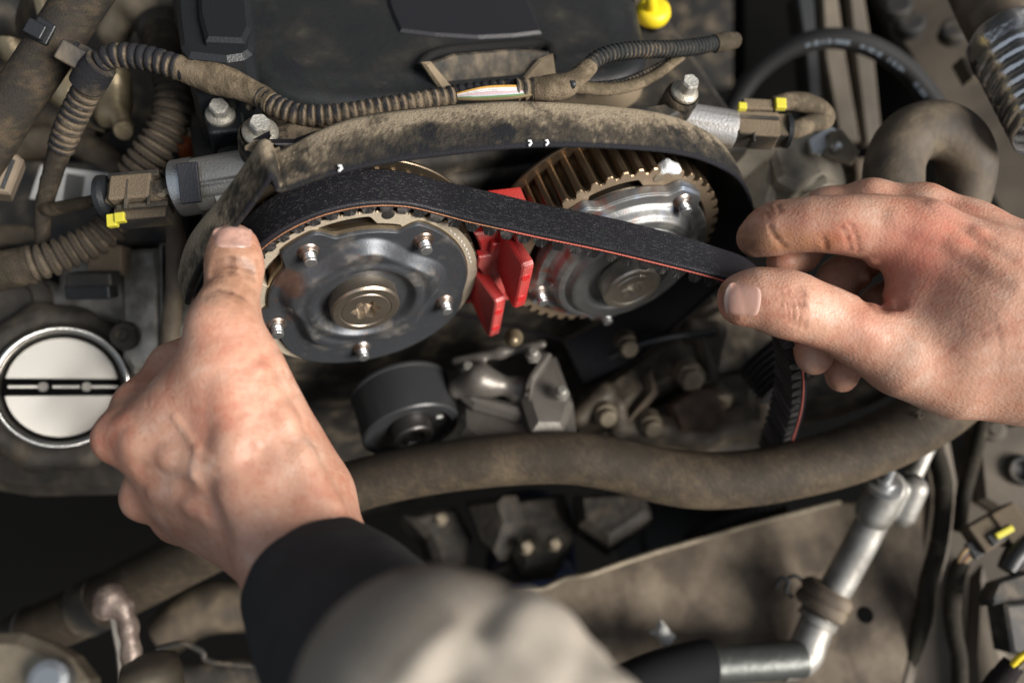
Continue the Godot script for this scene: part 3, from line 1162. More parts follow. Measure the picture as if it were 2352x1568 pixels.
# ---------------------------------------------------------------- timing cover and engine top
func timing_cover() -> void:
	var t := thing("timing_cover", "arched black rear timing belt cover caked with tan dust above the pulleys", "timing cover")
	var px := [[428, 700, 0], [438, 660, 0], [455, 622, 0], [480, 588, 0], [520, 543, 0], [560, 492, 0], [600, 437, 0], [622, 406, 0], [634, 420, 1], [640, 437, 1], [660, 434, 1], [690, 424, 0], [760, 400, 0], [900, 370, 0], [1050, 350, 0], [1200, 336, 0], [1300, 334, 0], [1400, 337, 0], [1480, 342, 0], [1550, 350, 0], [1620, 367, 0], [1690, 402, 0], [1722, 448, 0], [1732, 500, 0], [1728, 560, 0], [1700, 612, 0], [1650, 665, 0], [1560, 745, 0], [1450, 835, 0], [1340, 890, 0]]
	var path := []
	for q in px:
		var p := Zp(q[0], q[1], 0.003)
		path.append(Vector4(p.x, p.y, p.z, 0))
	path = smooth_path(path, 0.0011)
	# profile along the depth: [z, outward offset]; outer skin from front to back, then the inner skin
	var prof := [[-0.001, -0.0016], [0.0022, -0.0016], [0.003, -0.001], [0.003, 0.0], [0.0022, 0.0006]]
	for k in 22:
		var s := (k + 1) / 22.0
		prof.append([0.002 - 0.030 * s, 0.0006 + 0.0016 * sin(s * PI) - 0.0045 * sstep(0.72, 1.0, s)])
	prof.append_array([[-0.0285, -0.0065], [-0.0285, -0.009], [-0.0255, -0.009]])
	var rows := []
	for q in prof:
		rows.append(PackedVector3Array())
	for i in path.size():
		var p := xyz(path[i])
		var tg := (xyz(path[mini(i + 4, path.size() - 1)]) - xyz(path[maxi(i - 4, 0)])).normalized()
		var nn := Vector3(-tg.y, tg.x, 0).normalized()
		for j in prof.size():
			var dep := lerpf(0.72, 1.0, sstep(-0.03, 0.005, p.x))
			rows[j].append(Vector3(p.x, p.y, 0) + nn * prof[j][1] + Vector3(0, 0, prof[j][0] * (dep if prof[j][0] < 0.0 else 1.0)))
	var sh := Sh.new()
	sh.grid(rows, false, false)
	part("arched_wall", sh, M.dusty, t, func(p: Vector3, n: Vector3, a: float) -> Color:
		var back := sstep(-0.002, -0.020, p.z)
		var fine := n3.get_noise_3dv(p * 0.6) * 0.45 + n3.get_noise_3dv(p * 1.9) * 0.35
		var q := n1.get_noise_3dv(p * 0.4) * 0.35 + n2.get_noise_3dv(p * 0.7) * 0.3
		var d := q + fine * 0.5 + back * 0.9 - 0.10 + sstep(0.0, -0.03, p.x) * 0.4
		if p.z > 0.0016:
			d -= 0.55
		# rubbed and wetted patches
		d -= sstep(0.26, 0.40, n1.get_noise_3dv(p * 0.8 + Vector3(7, 3, 1)) + 0.15 * n3.get_noise_3dv(p)) * 0.4
		return Color(0.018, 0.019, 0.020).lerp(Color(0.115, 0.094, 0.068), sstep(-0.45, 0.55, d)).lerp(Color(0.36, 0.295, 0.21), sstep(0.1, 0.85, d + fine * 0.25)))
	var inside := Sh.new()
	var rin := [PackedVector3Array(), PackedVector3Array()]
	for i in range(0, path.size(), 3):
		var p := xyz(path[i])
		var tg := (xyz(path[mini(i + 4, path.size() - 1)]) - xyz(path[maxi(i - 4, 0)])).normalized()
		var nn := Vector3(-tg.y, tg.x, 0).normalized()
		rin[0].append(Vector3(p.x, p.y, 0) - nn * 0.0016 + Vector3(0, 0, 0.001))
		rin[1].append(Vector3(p.x, p.y, 0) - nn * 0.0100 + Vector3(0, 0, -0.026 * lerpf(0.72, 1.0, sstep(-0.03, 0.005, p.x))))
	inside.grid(rin, false, true)
	part("inner_wall", inside, M.black, t)
	var pl := PackedVector2Array()
	for i in range(0, path.size(), 8):
		var p := xyz(path[i])
		var tg := (xyz(path[mini(i + 4, path.size() - 1)]) - xyz(path[maxi(i - 4, 0)])).normalized()
		pl.append(Vector2(p.x, p.y) - Vector2(-tg.y, tg.x) * 0.006)
	var bp := Sh.new()
	prism(bp, Transform3D(Basis(), Vector3(0, 0, -0.0245)), pl, 0.003, 0.0005)
	M["sheen"] = plain("sheen", Color(0.014, 0.012, 0.015), 0.34)
	part("back_plate", bp, M.sheen, t)
	for q in [[1218, 335, 8, 9], [1257, 334, 8, 9], [782, 393, 6, 5]]:
		var p := Zp(q[0], q[1], 0.0034)
		var bl := Body.new()
		bl.bone(p + Vector3(-0.0005, 0.0004, 0), p + Vector3(0.0006, 0.0007, -0.0006), 0.0005, 0.0004, 0, 0.001)
		bl.bone(p + Vector3(0.0004, 0.0012, -0.0016), p + Vector3(-0.0004, 0.0012, -0.0016), 0.0004, 0.0004, 0, 0.001)
		part("paint_mark", bl.mesh(0.0003), M.paint, t)

func engine_top() -> void:
	var t := thing("engine_cover", "large black plastic engine cover with raised centre panel and dusty front edge", "engine cover")
	var y0 := 0.052
	# front edge of the top in x, z
	var edge := []
	for q in [[560, -160], [566, -60], [574, 20], [585, 90], [604, 140], [640, 176], [690, 196], [760, 205], [860, 206], [960, 200], [1060, 190], [1160, 182], [1260, 172], [1360, 158], [1430, 140], [1462, 110], [1452, 60], [1440, 0], [1430, -80], [1425, -160]]:
		var p := Yp(q[0], q[1], y0)
		edge.append(Vector4(p.x, p.z, 0, 0))
	edge = smooth_path(edge, 0.0016)
	var prof := []
	for k in 12:
		prof.append([0.012 - 0.001 * k, 0.0 - 0.0008 * sstep(0.012, 0.0, 0.012 - 0.001 * k)])
	for k in 10:
		var a := (k + 1) / 10.0 * PI * 0.42
		prof.append([-0.007 * sin(a), -0.0008 - 0.007 * (1.0 - cos(a))])
	for k in 12:
		prof.append([-0.0072 - 0.0004 * k, -0.007 - 0.004 * k])
	var rows := []
	for q in prof:
		var row := PackedVector3Array()
		for i in edge.size():
			var a: Vector4 = edge[maxi(i - 3, 0)]
			var b: Vector4 = edge[mini(i + 3, edge.size() - 1)]
			var tg := Vector2(b.x - a.x, b.y - a.y).normalized()
			var out := Vector3(-tg.y, 0, tg.x)
			var p := Vector3(edge[i].x, y0, edge[i].y)
			if q[0] > 0.0:
				p -= out * q[0]
			else:
				p += out * -q[0]
			p.y += q[1]
			row.append(p)
		rows.append(row)
	var sh := Sh.new()
	sh.grid(rows, false, true)
	part("cover_shell", sh, M.plastic, t, func(p: Vector3, n: Vector3, a: float) -> Color:
		var q := nz(p * 0.7)
		var front := sstep(0.049, 0.038, p.y)
		var d := q * 0.9 + front * 0.95 - 0.42
		d += sstep(0.02, 0.0, absf(p.y - 0.040)) * 0.2 * sstep(0.04, 0.09, p.x)
		return Color(0.0135, 0.0155, 0.017).lerp(Color(0.03, 0.029, 0.027), sstep(-0.2, 0.5, q) * 0.5).lerp(DUST * 0.9, sstep(-0.05, 0.55, d)))
	# flat middle of the top, as a fine grid clipped to the outline
	var out2 := PackedVector2Array()
	for p in rows[0]:
		out2.append(Vector2(p.x, -p.z))
	var top := Sh.new()
	prism(top, Transform3D(LEVEL, Vector3(0, y0, 0)), out2, 0.002, 0.00001)
	part("cover_top", top, M.cover_top, t)
	# raised panel with a lip
	var pn := Sh.new()
	prism(pn, Transform3D(LEVEL, Vector3(0, y0 + 0.0016, 0)), ypoly([[880, -60], [893, 10], [905, 40], [918, 68], [1000, 78], [1100, 84], [1180, 80], [1246, 72], [1232, 40], [1215, 0], [1200, -60]], y0 + 0.0016), 0.004, 0.0012)
	part("raised_panel", pn, M.plastic, t, func(p: Vector3, n: Vector3, a: float) -> Color: return Color(0.014, 0.0155, 0.017))
	# scooped lip above a dusty pocket in the front edge
	var lp0 := []
	for q in [[962, 158], [985, 132], [1030, 117], [1100, 110], [1180, 104], [1235, 100], [1262, 110], [1266, 132]]:
		var p := Yp(q[0], q[1], y0 + 0.001)
		lp0.append(Vector4(p.x, p.y, p.z, 0.0026))
	var lps := Sh.new()
	tube(lps, lp0, 16, 0.0015)
	part("scoop_lip", lps, M.dusty, t, dirt(Color(0.016, 0.017, 0.018), DUST, 0.15, 0.8, 0.2))
	var scf := Sh.new()
	var sxf := Transform3D(Basis(Vector3.RIGHT, -0.9), Yp(1110, 160, y0 + 0.0015))
	prism(scf, sxf, fpoly([[975, 146], [1040, 122], [1180, 110], [1262, 116], [1278, 176], [1200, 190], [1000, 204]], sxf), 0.003, 0.0012)
	part("pocket_face", scf, M.pocket, t)
	for q in [[[968, 142], [990, 140], [1040, 200], [1012, 206]], [[1240, 134], [1272, 122], [1280, 178], [1196, 186]]]:
		var wf := Sh.new()
		var wxf := Transform3D(Basis(Vector3.RIGHT, -0.7), Yp(1110, 160, y0 + 0.0045))
		prism(wf, wxf, fpoly(q, wxf), 0.004, 0.0012)
		part("pocket_wedge", wf, M.dust_heavy, t)
	# box at the left
	var b := thing("engine_cover_box", "black plastic box with a lipped corner left of the engine cover", "plastic box")
	var bx := Sh.new()
	prism(bx, Transform3D(LEVEL, Vector3(0, 0.068, 0)), ypoly([[398, -80], [404, 30], [412, 100], [430, 124], [520, 134], [560, 128], [578, 116], [582, 100], [574, 20], [566, -80]], 0.068), 0.05, 0.002)
	part("box_body", bx, M.black, b)
	var lp := Sh.new()
	prism(lp, Transform3D(LEVEL, Vector3(0, 0.0715, 0)), ypoly([[450, -80], [455, 30], [470, 88], [560, 92], [575, 60], [560, -80]], 0.0715), 0.0036, 0.0016)
	part("box_lid", lp, M.black, b)
	# dipstick
	var dp := thing("dipstick", "yellow ringed dipstick handle behind the engine cover", "dipstick")
	var o := D(1500, 28, 0.42)
	var ds := Sh.new()
	var xf := facing(o, 0, -25, 0)
	lathe(ds, xf, [Vector2(1e-5, 0.004), Vector2(0.006, 0.004), Vector2(0.0085, 0.003), Vector2(0.0094, 0.0), Vector2(0.0085, -0.003), Vector2(0.006, -0.005), Vector2(1e-5, -0.006)], 40, false)
	part("handle_ball", ds, M.yellow, dp)
	var sm := Sh.new()
	tube(sm, L3([[1497, -40, 0.405, 3.2], [1496, 0, 0.41, 3.0], [1499, 28, 0.42, 3.0]]), 16, 0.002)
	part("handle_stem", sm, M.yellow, dp)
	var rd := Sh.new()
	tube(rd, L3([[1502, 40, 0.424, 3.5], [1510, 90, 0.45, 3.5], [1515, 130, 0.48, 3.5]]), 14, 0.004)
	part("dipstick_tube", rd, M.dirty_black, dp)

# ---------------------------------------------------------------- wiring harness above the timing cover
func corr(pitch: float, depth: float) -> Callable:
	return func(s: float, an: float) -> Vector2:
		var q := 0.5 + 0.5 * cos(s / pitch * TAU)
		q = sstep(0.15, 0.6, q)
		return Vector2(1.0 - depth * (1.0 - q), 1.0 - q)

func conduit(called: String, parent: Node3D, pts: Array, pitch: float, base: Color, dust: Color, lo: float, hi: float, depth := 0.13, mt := "dusty") -> void:
	var sh := Sh.new()
	tube(sh, L3(pts), 22, pitch / 7.0, corr(pitch, depth))
	part(called, sh, M[mt], parent, dirt(base, dust, lo, hi, 0.30, 0.55))

func taped(called: String, parent: Node3D, pts: Array, base: Color, dust: Color, lo: float, hi: float, seg := 22) -> void:
	var sh := Sh.new()
	tube(sh, L3(pts), seg, 0.0011, func(s: float, an: float) -> Vector2:
		var w := fposmod(s / 0.009 + an / TAU, 1.0)
		return Vector2(1.0 + 0.035 * w + 0.04 * n2.get_noise_2d(s * 1.2, an * 0.004) + 0.03 * n1.get_noise_2d(s * 3.0, an * 0.02), 0.0))
	part(called, sh, M.dusty, parent, dirt(base, dust, lo, hi, 0.28))

func harness() -> void:
	var t := thing("wiring_harness", "dusty corrugated wiring harness running along the front of the engine cover", "wiring harness")
	var dk := Color(0.022, 0.023, 0.024)
	taped("taped_cable", t, [[92, 590, 0.372, 3.0], [96, 540, 0.37, 3.2], [98, 480, 0.366, 3.6], [108, 440, 0.362, 3.8], [122, 390, 0.358, 4.2], [136, 345, 0.352, 4.6], [146, 318, 0.348, 4.8]], Color(0.05, 0.042, 0.032), DUSTD * 1.2, -0.2, 0.5)
	conduit("corrugated_conduit", t, [[140, 338, 0.35, 5.6], [155, 296, 0.345, 5.8], [178, 246, 0.34, 5.8], [205, 195, 0.334, 5.7], [222, 165, 0.331, 5.6]], 0.0036, dk, DUST * 0.8, -0.15, 0.5)
	conduit("corrugated_conduit", t, [[232, 140, 0.326, 4.6], [262, 127, 0.325, 5.0], [310, 129, 0.325, 5.2], [360, 139, 0.325, 5.2], [400, 152, 0.325, 5.3], [436, 163, 0.325, 5.3]], 0.0036, dk, DUST, 0.12, 0.85)
	taped("taped_joint", t, [[412, 155, 0.325, 5.0], [450, 166, 0.325, 5.9], [490, 178, 0.325, 6.6], [520, 187, 0.325, 6.2], [560, 203, 0.3245, 5.2], [600, 222, 0.3235, 4.7], [625, 238, 0.322, 4.5]], Color(0.09, 0.07, 0.045), DUST, -0.55, 0.2)
	conduit("corrugated_conduit", t, [[600, 222, 0.3232, 4.7], [640, 246, 0.322, 4.7], [690, 263, 0.3208, 4.5], [745, 265, 0.321, 4.4], [800, 259, 0.3215, 4.3], [870, 248, 0.3225, 4.3], [940, 237, 0.324, 4.3], [1000, 227, 0.3255, 4.3], [1046, 219, 0.327, 4.3]], 0.0033, dk, DUST, -0.35, 0.35, 0.15)
	# split length with the wires showing
	conduit("split_conduit", t, [[1040, 214, 0.3285, 3.4], [1090, 206, 0.33, 3.2], [1150, 200, 0.3315, 3.2], [1205, 199, 0.333, 3.3]], 0.0033, dk, DUST * 0.6, 0.2, 0.8, 0.2)
	var cols := [Color(0.55, 0.30, 0.06), Color(0.62, 0.60, 0.56), Color(0.55, 0.56, 0.58), Color(0.50, 0.36, 0.38), Color(0.42, 0.44, 0.46), Color(0.10, 0.19, 0.07), Color(0.16, 0.12, 0.06)]
	for k in 7:
		var f := (k - 3) * 4.3
		var ws := Sh.new()
		tube(ws, L3([[1036, 224 + f * 0.2, 0.3265, 0.75], [1070, 219 + f * 0.6, 0.3252, 0.8], [1120, 214 + f, 0.325 + 0.0002 * absf(f) / 4.0, 0.8], [1180, 211 + f * 0.95, 0.3262, 0.8], [1222, 209 + f * 0.5, 0.328, 0.75]]), 8, 0.0015)
		var c: Color = cols[k]
		part("wire", ws, M.rubber, t, func(p: Vector3, n: Vector3, a: float) -> Color: return c.lerp(DUSTD, sstep(0.0, 0.6, nz(p)) * 0.5))
	conduit("corrugated_conduit", t, [[1188, 206, 0.3298, 4.7], [1215, 204, 0.330, 4.7], [1240, 203, 0.3305, 4.6]], 0.0033, dk, DUST, -0.5, 0.3, 0.15)
	taped("taped_joint", t, [[1228, 204, 0.330, 4.6], [1262, 202, 0.330, 5.3], [1295, 197, 0.331, 5.2], [1318, 184, 0.333, 4.2], [1340, 165, 0.335, 3.9], [1356, 150, 0.337, 3.6]], Color(0.09, 0.07, 0.045), DUST, -0.6, 0.15)
	conduit("corrugated_conduit", t, [[1350, 154, 0.3365, 3.5], [1372, 135, 0.338, 3.6], [1410, 121, 0.341, 3.7], [1470, 114, 0.346, 3.8], [1540, 112, 0.353, 3.8], [1600, 107, 0.36, 3.8], [1650, 97, 0.366, 3.6]], 0.0021, Color(0.035, 0.036, 0.038), DUST, 0.15, 0.9, 0.16)
	taped("taped_joint", t, [[1640, 100, 0.365, 4.0], [1665, 95, 0.368, 4.2], [1690, 92, 0.372, 3.6]], Color(0.06, 0.05, 0.035), DUSTD, -0.3, 0.4)
	taped("taped_cable", t, [[1290, 196, 0.3325, 2.6], [1330, 200, 0.336, 2.6], [1390, 205, 0.341, 2.6], [1450, 197, 0.346, 2.5], [1500, 176, 0.351, 2.3], [1540, 148, 0.357, 2.1], [1565, 130, 0.362, 2.0]], Color(0.10, 0.08, 0.05), DUST, -0.5, 0.2, 14)
	conduit("corrugated_conduit", t, [[1322, 192, 0.3365, 1.7], [1370, 196, 0.342, 1.8], [1430, 188, 0.348, 1.8], [1490, 164, 0.354, 1.7], [1540, 138, 0.360, 1.6]], 0.0021, dk, DUST, -0.3, 0.5, 0.25)
	var sl := Sh.new()
	tube(sl, L3([[1310, 195, 0.330, 2.2], [1312, 193, 0.3285, 2.6], [1318, 191, 0.329, 1.8]]), 10, 0.001)
	part("cable_tie_head", sl, M.black, t)
	# plastic clamp that holds the loop to the diagonal pipe
	var c := thing("harness_clamp", "black dusty plastic clip holding the harness loop to the diagonal pipe", "clip")
	var cs := Sh.new()
	tube(cs, L3([[198, 196, 0.332, 7.0], [214, 168, 0.329, 7.0], [232, 146, 0.326, 6.2]]), 26, 0.0015)
	part("collar", cs, M.dusty, c, dirt(dk, DUST * 0.7, -0.1, 0.7, 0.35))
	var c2 := Sh.new()
	rbox(c2, facing(D(165, 128, 0.326), -28, 0, 20), Vector3(0.0105, 0.0085, 0.007), 0.001)
	rbox(c2, facing(D(196, 124, 0.33), -28, 0, 0), Vector3(0.006, 0.006, 0.006), 0.001)
	part("latch_block", c2, M.dirty_black, c)
	# strap bracket under the harness
	var br := thing("harness_bracket", "flat dusty black bracket under the harness left of the right mount bolt", "bracket")
	var bs := Sh.new()
	prism(bs, Transform3D(LEVEL, Vector3(0, 0.062, 0)), ypoly([[1285, 246], [1310, 232], [1400, 240], [1460, 246], [1530, 236], [1560, 222], [1572, 250], [1540, 268], [1420, 262], [1300, 254]], 0.062), 0.006, 0.001)
	part("bracket_plate", bs, M.dirty_black, br)

func flange_bolt(called: String, label: String, at: Vector3, axis: Vector3, rw: float, rh: float, h: float, bush: bool) -> void:
	var t := thing(called, label, "bolt", "mount bolts of the timing cover")
	var xf := frame(at, axis)
	var w := Sh.new()
	lathe(w, xf, [Vector2(rw, -0.0012), Vector2(rw, -0.0003), Vector2(rw * 0.94, 0.0003), Vector2(rw * 0.75, 0.0011), Vector2(rh * 1.05, 0.0016), Vector2(1e-5, 0.0016)], 40, false)
	part("flange", w, M.rough_metal, t, dirt(Color(0.36, 0.34, 0.29), DUST, -0.2, 0.5, 0.1))
	var s := Sh.new()
	var rows := []
	for q in [[1.0, 0.0012], [1.0, h - 0.001], [0.86, h], [0.0, h - 0.0002]]:
		var row := PackedVector3Array()
		for k in 48:
			var an := TAU * k / 48
			var r: float = rh * (1.0 + 0.05 * cos(6.0 * an)) * maxf(q[0], 0.001)
			row.append(xf * Vector3(cos(an) * r, sin(an) * r, q[1]))
		rows.append(row)
	for i in 3:
		s.grid([rows[i], rows[i + 1]], true, true)
	part("head", s, M.rough_metal, t, dirt(Color(0.46, 0.45, 0.41), DUST * 1.1, 0.0, 0.8, 0.1))
	if bush:
		var b := Sh.new()
		lathe(b, xf, [Vector2(rw * 1.08, -0.0015), Vector2(rw * 1.2, -0.003), Vector2(rw * 1.24, -0.005), Vector2(rw * 1.1, -0.0062), Vector2(rw * 1.22, -0.0075), Vector2(rw * 1.25, -0.012), Vector2(rw * 1.1, -0.019), Vector2(rw * 1.0, -0.024)], 44, false)
		part("rubber_bush", b, M.dusty, t, dirt(Color(0.02, 0.02, 0.02), DUST * 0.8, -0.25, 0.35, 0.25))

# ---------------------------------------------------------------- left side of the engine
func left_side() -> void:
	flange_bolt("mount_bolt", "silver flange bolt on a dusty rubber bush at the left shoulder of the timing cover", D(597, 300, 0.318), Vector3(0.06, 1, 0.25), 0.0072, 0.0039, 0.0062, true)
	flange_bolt("mount_bolt", "tan flange bolt on the black mount block left of the engine cover", D(505, 260, 0.338), Vector3(0.0, 1, 0.25), 0.0062, 0.0038, 0.006, false)
	flange_bolt("mount_bolt", "pale flange bolt on a rubber bush right of the harness bracket", D(1574, 208, 0.345), Vector3(0.0, 1, 0.25), 0.0062, 0.0037, 0.0068, true)
	var mb := thing("mount_block", "square black rubber mount block under the tan flange bolt", "mount")
	var ms := Sh.new()
	disc(ms, frame(D(505, 264, 0.3395), Vector3(0, 1, 0.25)), 0.0068, -0.022, 0.0, 0.001, 40)
	part("post", ms, M.black, mb)
	ms = Sh.new()
	rbox(ms, Transform3D(Basis(Vector3(1, 0, 0), 0.2), D(525, 306, 0.348)), Vector3(0.016, 0.020, 0.014), 0.002)
	part("block", ms, M.black, mb)
	# bracket that carries the bolt
	var bk := thing("cover_lug", "dusty cast lug joining the left bush to the timing cover", "lug")
	var lb := Body.new()
	lb.chain(L3([[597, 345, 0.329, 7.5], [640, 330, 0.327, 5.5], [690, 310, 0.3265, 5.0], [722, 300, 0.327, 4.0]]))
	lb.chain(L3([[575, 245, 0.329, 2.2], [582, 228, 0.328, 2.2]]))
	part("lug", lb.mesh(0.001), M.dusty, bk, dirt(Color(0.02, 0.02, 0.02), DUST, -0.2, 0.4, 0.3))

	# big corrugated hose
	var h := thing("corrugated_hose", "thick brown corrugated hose curving down on the left behind the connector", "hose")
	conduit("ribbed_length", h, [[388, 168, 0.3746, 8.51], [398, 205, 0.3719, 8.70], [394, 262, 0.3682, 8.79], [370, 318, 0.3672, 8.88], [334, 368, 0.3682, 8.88], [304, 410, 0.3700, 8.70], [285, 455, 0.3719, 8.51], [262, 505, 0.3700, 8.33], [222, 545, 0.3672, 8.14], [170, 572, 0.3645, 8.14], [110, 596, 0.3608, 8.14], [60, 608, 0.3589, 7.96]], 0.0040, Color(0.07, 0.058, 0.045), Color(0.18, 0.145, 0.105), -0.1, 0.7, 0.22)
	taped("end_sleeve", h, [[74, 606, 0.3589, 8.70], [30, 616, 0.3571, 8.70], [-50, 630, 0.3543, 8.70]], Color(0.05, 0.04, 0.03), DUSTD * 1.2, -0.2, 0.5)
	taped("upper_sleeve", h, [[366, 70, 0.3839, 7.96], [376, 110, 0.3802, 8.14], [386, 160, 0.3756, 8.33]], Color(0.05, 0.04, 0.03), DUSTD, -0.2, 0.6)
	# diagonal black pipe with clips
	var p := thing("coolant_pipe", "thick dull brown pipe crossing the top left corner diagonally", "pipe")
	var ps := Sh.new()
	tube(ps, L3([[-70, 400, 0.345, 10], [20, 255, 0.342, 10], [110, 118, 0.34, 10], [200, -20, 0.338, 10], [260, -110, 0.336, 10]]), 32, 0.0015)
	part("pipe_body", ps, M.dusty, p, dirt(Color(0.035, 0.031, 0.026), Color(0.085, 0.064, 0.042), -0.2, 0.5, 0.05))
	for q in [[82, 68, 24], [168, 126, 24]]:
		var cs := Sh.new()
		rbox(cs, facing(D(q[0], q[1], 0.3275), -28, 0, 10), Vector3(0.0075, 0.0065, 0.004), 0.0008)
		rbox(cs, facing(D(q[0] + 16, q[1] + 4, 0.33), -28, 0, 10), Vector3(0.008, 0.0095, 0.003), 0.0008)
		part("clip", cs, M.black, p)
	# silver pipes in the corner and behind
	var sp := thing("silver_pipe", "bent silver pipe in the top left corner behind the brown pipe", "pipe")
	var s1 := Sh.new()
	tube(s1, L3([[-30, 20, 0.39, 7], [10, 50, 0.39, 7], [22, 95, 0.39, 7], [40, 130, 0.392, 7], [78, 160, 0.396, 7], [120, 188, 0.40, 7.5], [165, 214, 0.405, 7.5], [205, 262, 0.41, 6.5], [250, 285, 0.412, 5]]), 28, 0.002)
	part("pipe_body", s1, M.brass, sp)
	var s2 := Sh.new()
	tube(s2, L3([[-10, 30, 0.385, 12], [30, 32, 0.386, 12], [60, 40, 0.387, 11]]), 24, 0.003)
	part("rubber_sleeve", s2, M.dirty_black, sp)
	var s3 := Sh.new()
	lathe(s3, frame(D(146, 202, 0.395), ray(210, 260) - ray(146, 202)), [Vector2(0.0085, -0.006), Vector2(0.0095, -0.004), Vector2(0.0095, 0.006), Vector2(0.008, 0.008), Vector2(0.0075, 0.011)], 36, false)
	part("union", s3, M.brass, sp)
	var s4 := Sh.new()
	tube(s4, L3([[88, -20, 0.375, 3.4], [97, 20, 0.375, 3.2], [104, 52, 0.375, 3.0]]), 18, 0.002)
	part("stub", s4, M.brass, sp)
	var fu := thing("fuel_fitting", "tan metal fitting with a round capped nozzle beside the ribbed hose", "fitting")
	var f1 := Body.new()
	f1.chain(L3([[262, 180, 0.40, 8], [268, 240, 0.402, 7]]))
	f1.chain(L3([[262, 240, 0.398, 5.5], [284, 300, 0.392, 4.4]]))
	f1.chain(L3([[232, 250, 0.402, 5.5], [244, 268, 0.398, 5.5]]))
	part("body", f1.mesh(0.0012), M.brass, fu)
	var f2 := Sh.new()
	var fx := frame(D(284, 296, 0.390), ray(288, 330) - ray(278, 270) * 1.0 + Vector3(0, 0.04, 0.02))
	lathe(f2, fx, [Vector2(0.0042, -0.006), Vector2(0.0046, 0.0), Vector2(0.0046, 0.0035), Vector2(0.004, 0.0042), Vector2(1e-5, 0.0042)], 28, true)
	part("nozzle", f2, M.brass, fu)
	var f3 := Sh.new()
	lathe(f3, frame(D(235, 262, 0.399), ray(246, 285) - ray(230, 250) + Vector3(0, 0.04, 0.03)), [Vector2(0.0075, -0.005), Vector2(0.0075, 0.0), Vector2(0.0062, 0.001), Vector2(0.0058, -0.002), Vector2(1e-5, -0.003)], 32, true)
	part("collar", f3, M.dark_gear, fu)
	# dark hoses between
	var dh := [[[[-40, 262, 0.43, 9], [60, 255, 0.43, 9], [140, 262, 0.43, 9], [230, 300, 0.435, 8]], "lower dark hose lying under the silver pipe"], [[[-40, 330, 0.43, 9], [60, 330, 0.432, 9], [160, 322, 0.435, 9], [230, 360, 0.43, 8], [285, 410, 0.425, 7]], "dark hose bending right above the white label"], [[[370, 460, 0.375, 4.2], [396, 500, 0.372, 4.2], [404, 560, 0.37, 4.3], [402, 650, 0.372, 4.3], [392, 740, 0.376, 4.3], [384, 830, 0.382, 4.3]], "thin dusty hose running straight down behind the left thumb"], [[[-30, 545, 0.42, 6], [60, 540, 0.42, 6], [150, 560, 0.425, 6]], "short dark hose above the ribbed hose end"]]
	for q in dh:
		var o := thing("rubber_hose", q[1], "hose")
		var hs := Sh.new()
		tube(hs, L3(q[0]), 22, 0.002)
		part("hose_body", hs, M.hose, o)
	# white label plate
	var lx := facing(D(230, 440, 0.418), -4, -8, 0)
	var lt := thing("barcode_label", "white sticker with a grey barcode behind the left connector", "label")
	var ls := Sh.new()
	prism(ls, lx, fpoly([[92, 378], [250, 398], [382, 408], [384, 470], [300, 482], [66, 456]], lx), 0.0008, 0.0001)
	part("paper", ls, M.white, lt)
	var bl := Sh.new()
	for k in 17:
		var u := 152.0 + k * 2.6
		prism(bl, Transform3D(lx.basis, lx.origin + lx.basis.z * 0.0003), fpoly([[u, 398 + k * 0.4], [u + (1.6 if k % 3 else 0.9), 398 + k * 0.4], [u - 9.0 + (1.6 if k % 3 else 0.9), 462], [u - 9.0, 462]], lx), 0.0002, 0.00001)
	part("barcode", bl, M.ink, lt)
	var ub := thing("battery_tray", "flat dark plastic tray under the white label", "tray")
	var us := Sh.new()
	prism(us, Transform3D(lx.basis, lx.origin - lx.basis.z * 0.0014), fpoly([[-60, 360], [420, 372], [430, 560], [-60, 560]], lx), 0.02, 0.002)
	part("tray", us, M.dirty_black, ub)
	# left edge clip
	var ec := thing("cable_clip", "tan slotted plastic cable clip at the left picture edge", "clip")
	var ex := facing(D(20, 398, 0.35), -15, -15, 25)
	var es := Sh.new()
	prism(es, ex, fpoly([[-30, 350], [38, 352], [54, 366], [22, 446], [-30, 440]], ex), 0.012, 0.001)
	part("clip_body", es, M.tan_panel, ec)
	var e2 := Sh.new()
	var ex2 := Transform3D(ex.basis, ex.origin + ex.basis.z * 0.0004)
	prism(e2, ex2, fpoly([[24, 364], [34, 368], [8, 434], [-2, 432]], ex2), 0.0008, 0.0001)
	part("slot", e2, M.black, ec)

	# solenoid and connector, left
	var so := thing("cam_solenoid", "left silver cam solenoid cylinder with folded steel clip", "solenoid", "cam solenoids")
	var a := D(414, 432, 0.338)
	var b := D(585, 402, 0.338)
	var sx := frame(b, a - b, Vector3.UP)
	var ln := (a - b).length()
	var ss := Sh.new()
	lathe(ss, sx, [Vector2(0.0112, 0.0), Vector2(0.0112, ln - 0.0015), Vector2(0.0104, ln - 0.0002), Vector2(0.006, ln)], 64, true)
	part("can", ss, M.rough_metal, so, func(p: Vector3, n: Vector3, au: float) -> Color:
		var q := nz(p * 0.8)
		return Color(0.42, 0.41, 0.38).lerp(DUST * 0.8, sstep(-0.15, 0.4, q + n.y * 0.6 - 0.38)).lerp(Color(0.05, 0.045, 0.04), sstep(0.3, 0.5, n2.get_noise_3dv(p + Vector3(4, 0, 0)))))
	var sc := Sh.new()
	lathe(sc, Transform3D(sx.basis, a - sx.basis.z * 0.007), [Vector2(0.0117, -0.001), Vector2(0.0119, 0.0), Vector2(0.0119, 0.0078), Vector2(0.011, 0.0078)], 64, true)
	part("end_band", sc, M.zinc, so)
	var s5 := Sh.new()
	rbox(s5, facing(D(434, 420, 0.3252), 6, 0, 0), Vector3(0.0085, 0.0165, 0.0020), 0.0006)
	part("folded_clip", s5, M.rough_metal, so, dirt(Color(0.07, 0.07, 0.075), DUST * 0.7, 0.1, 0.6, 0.0))
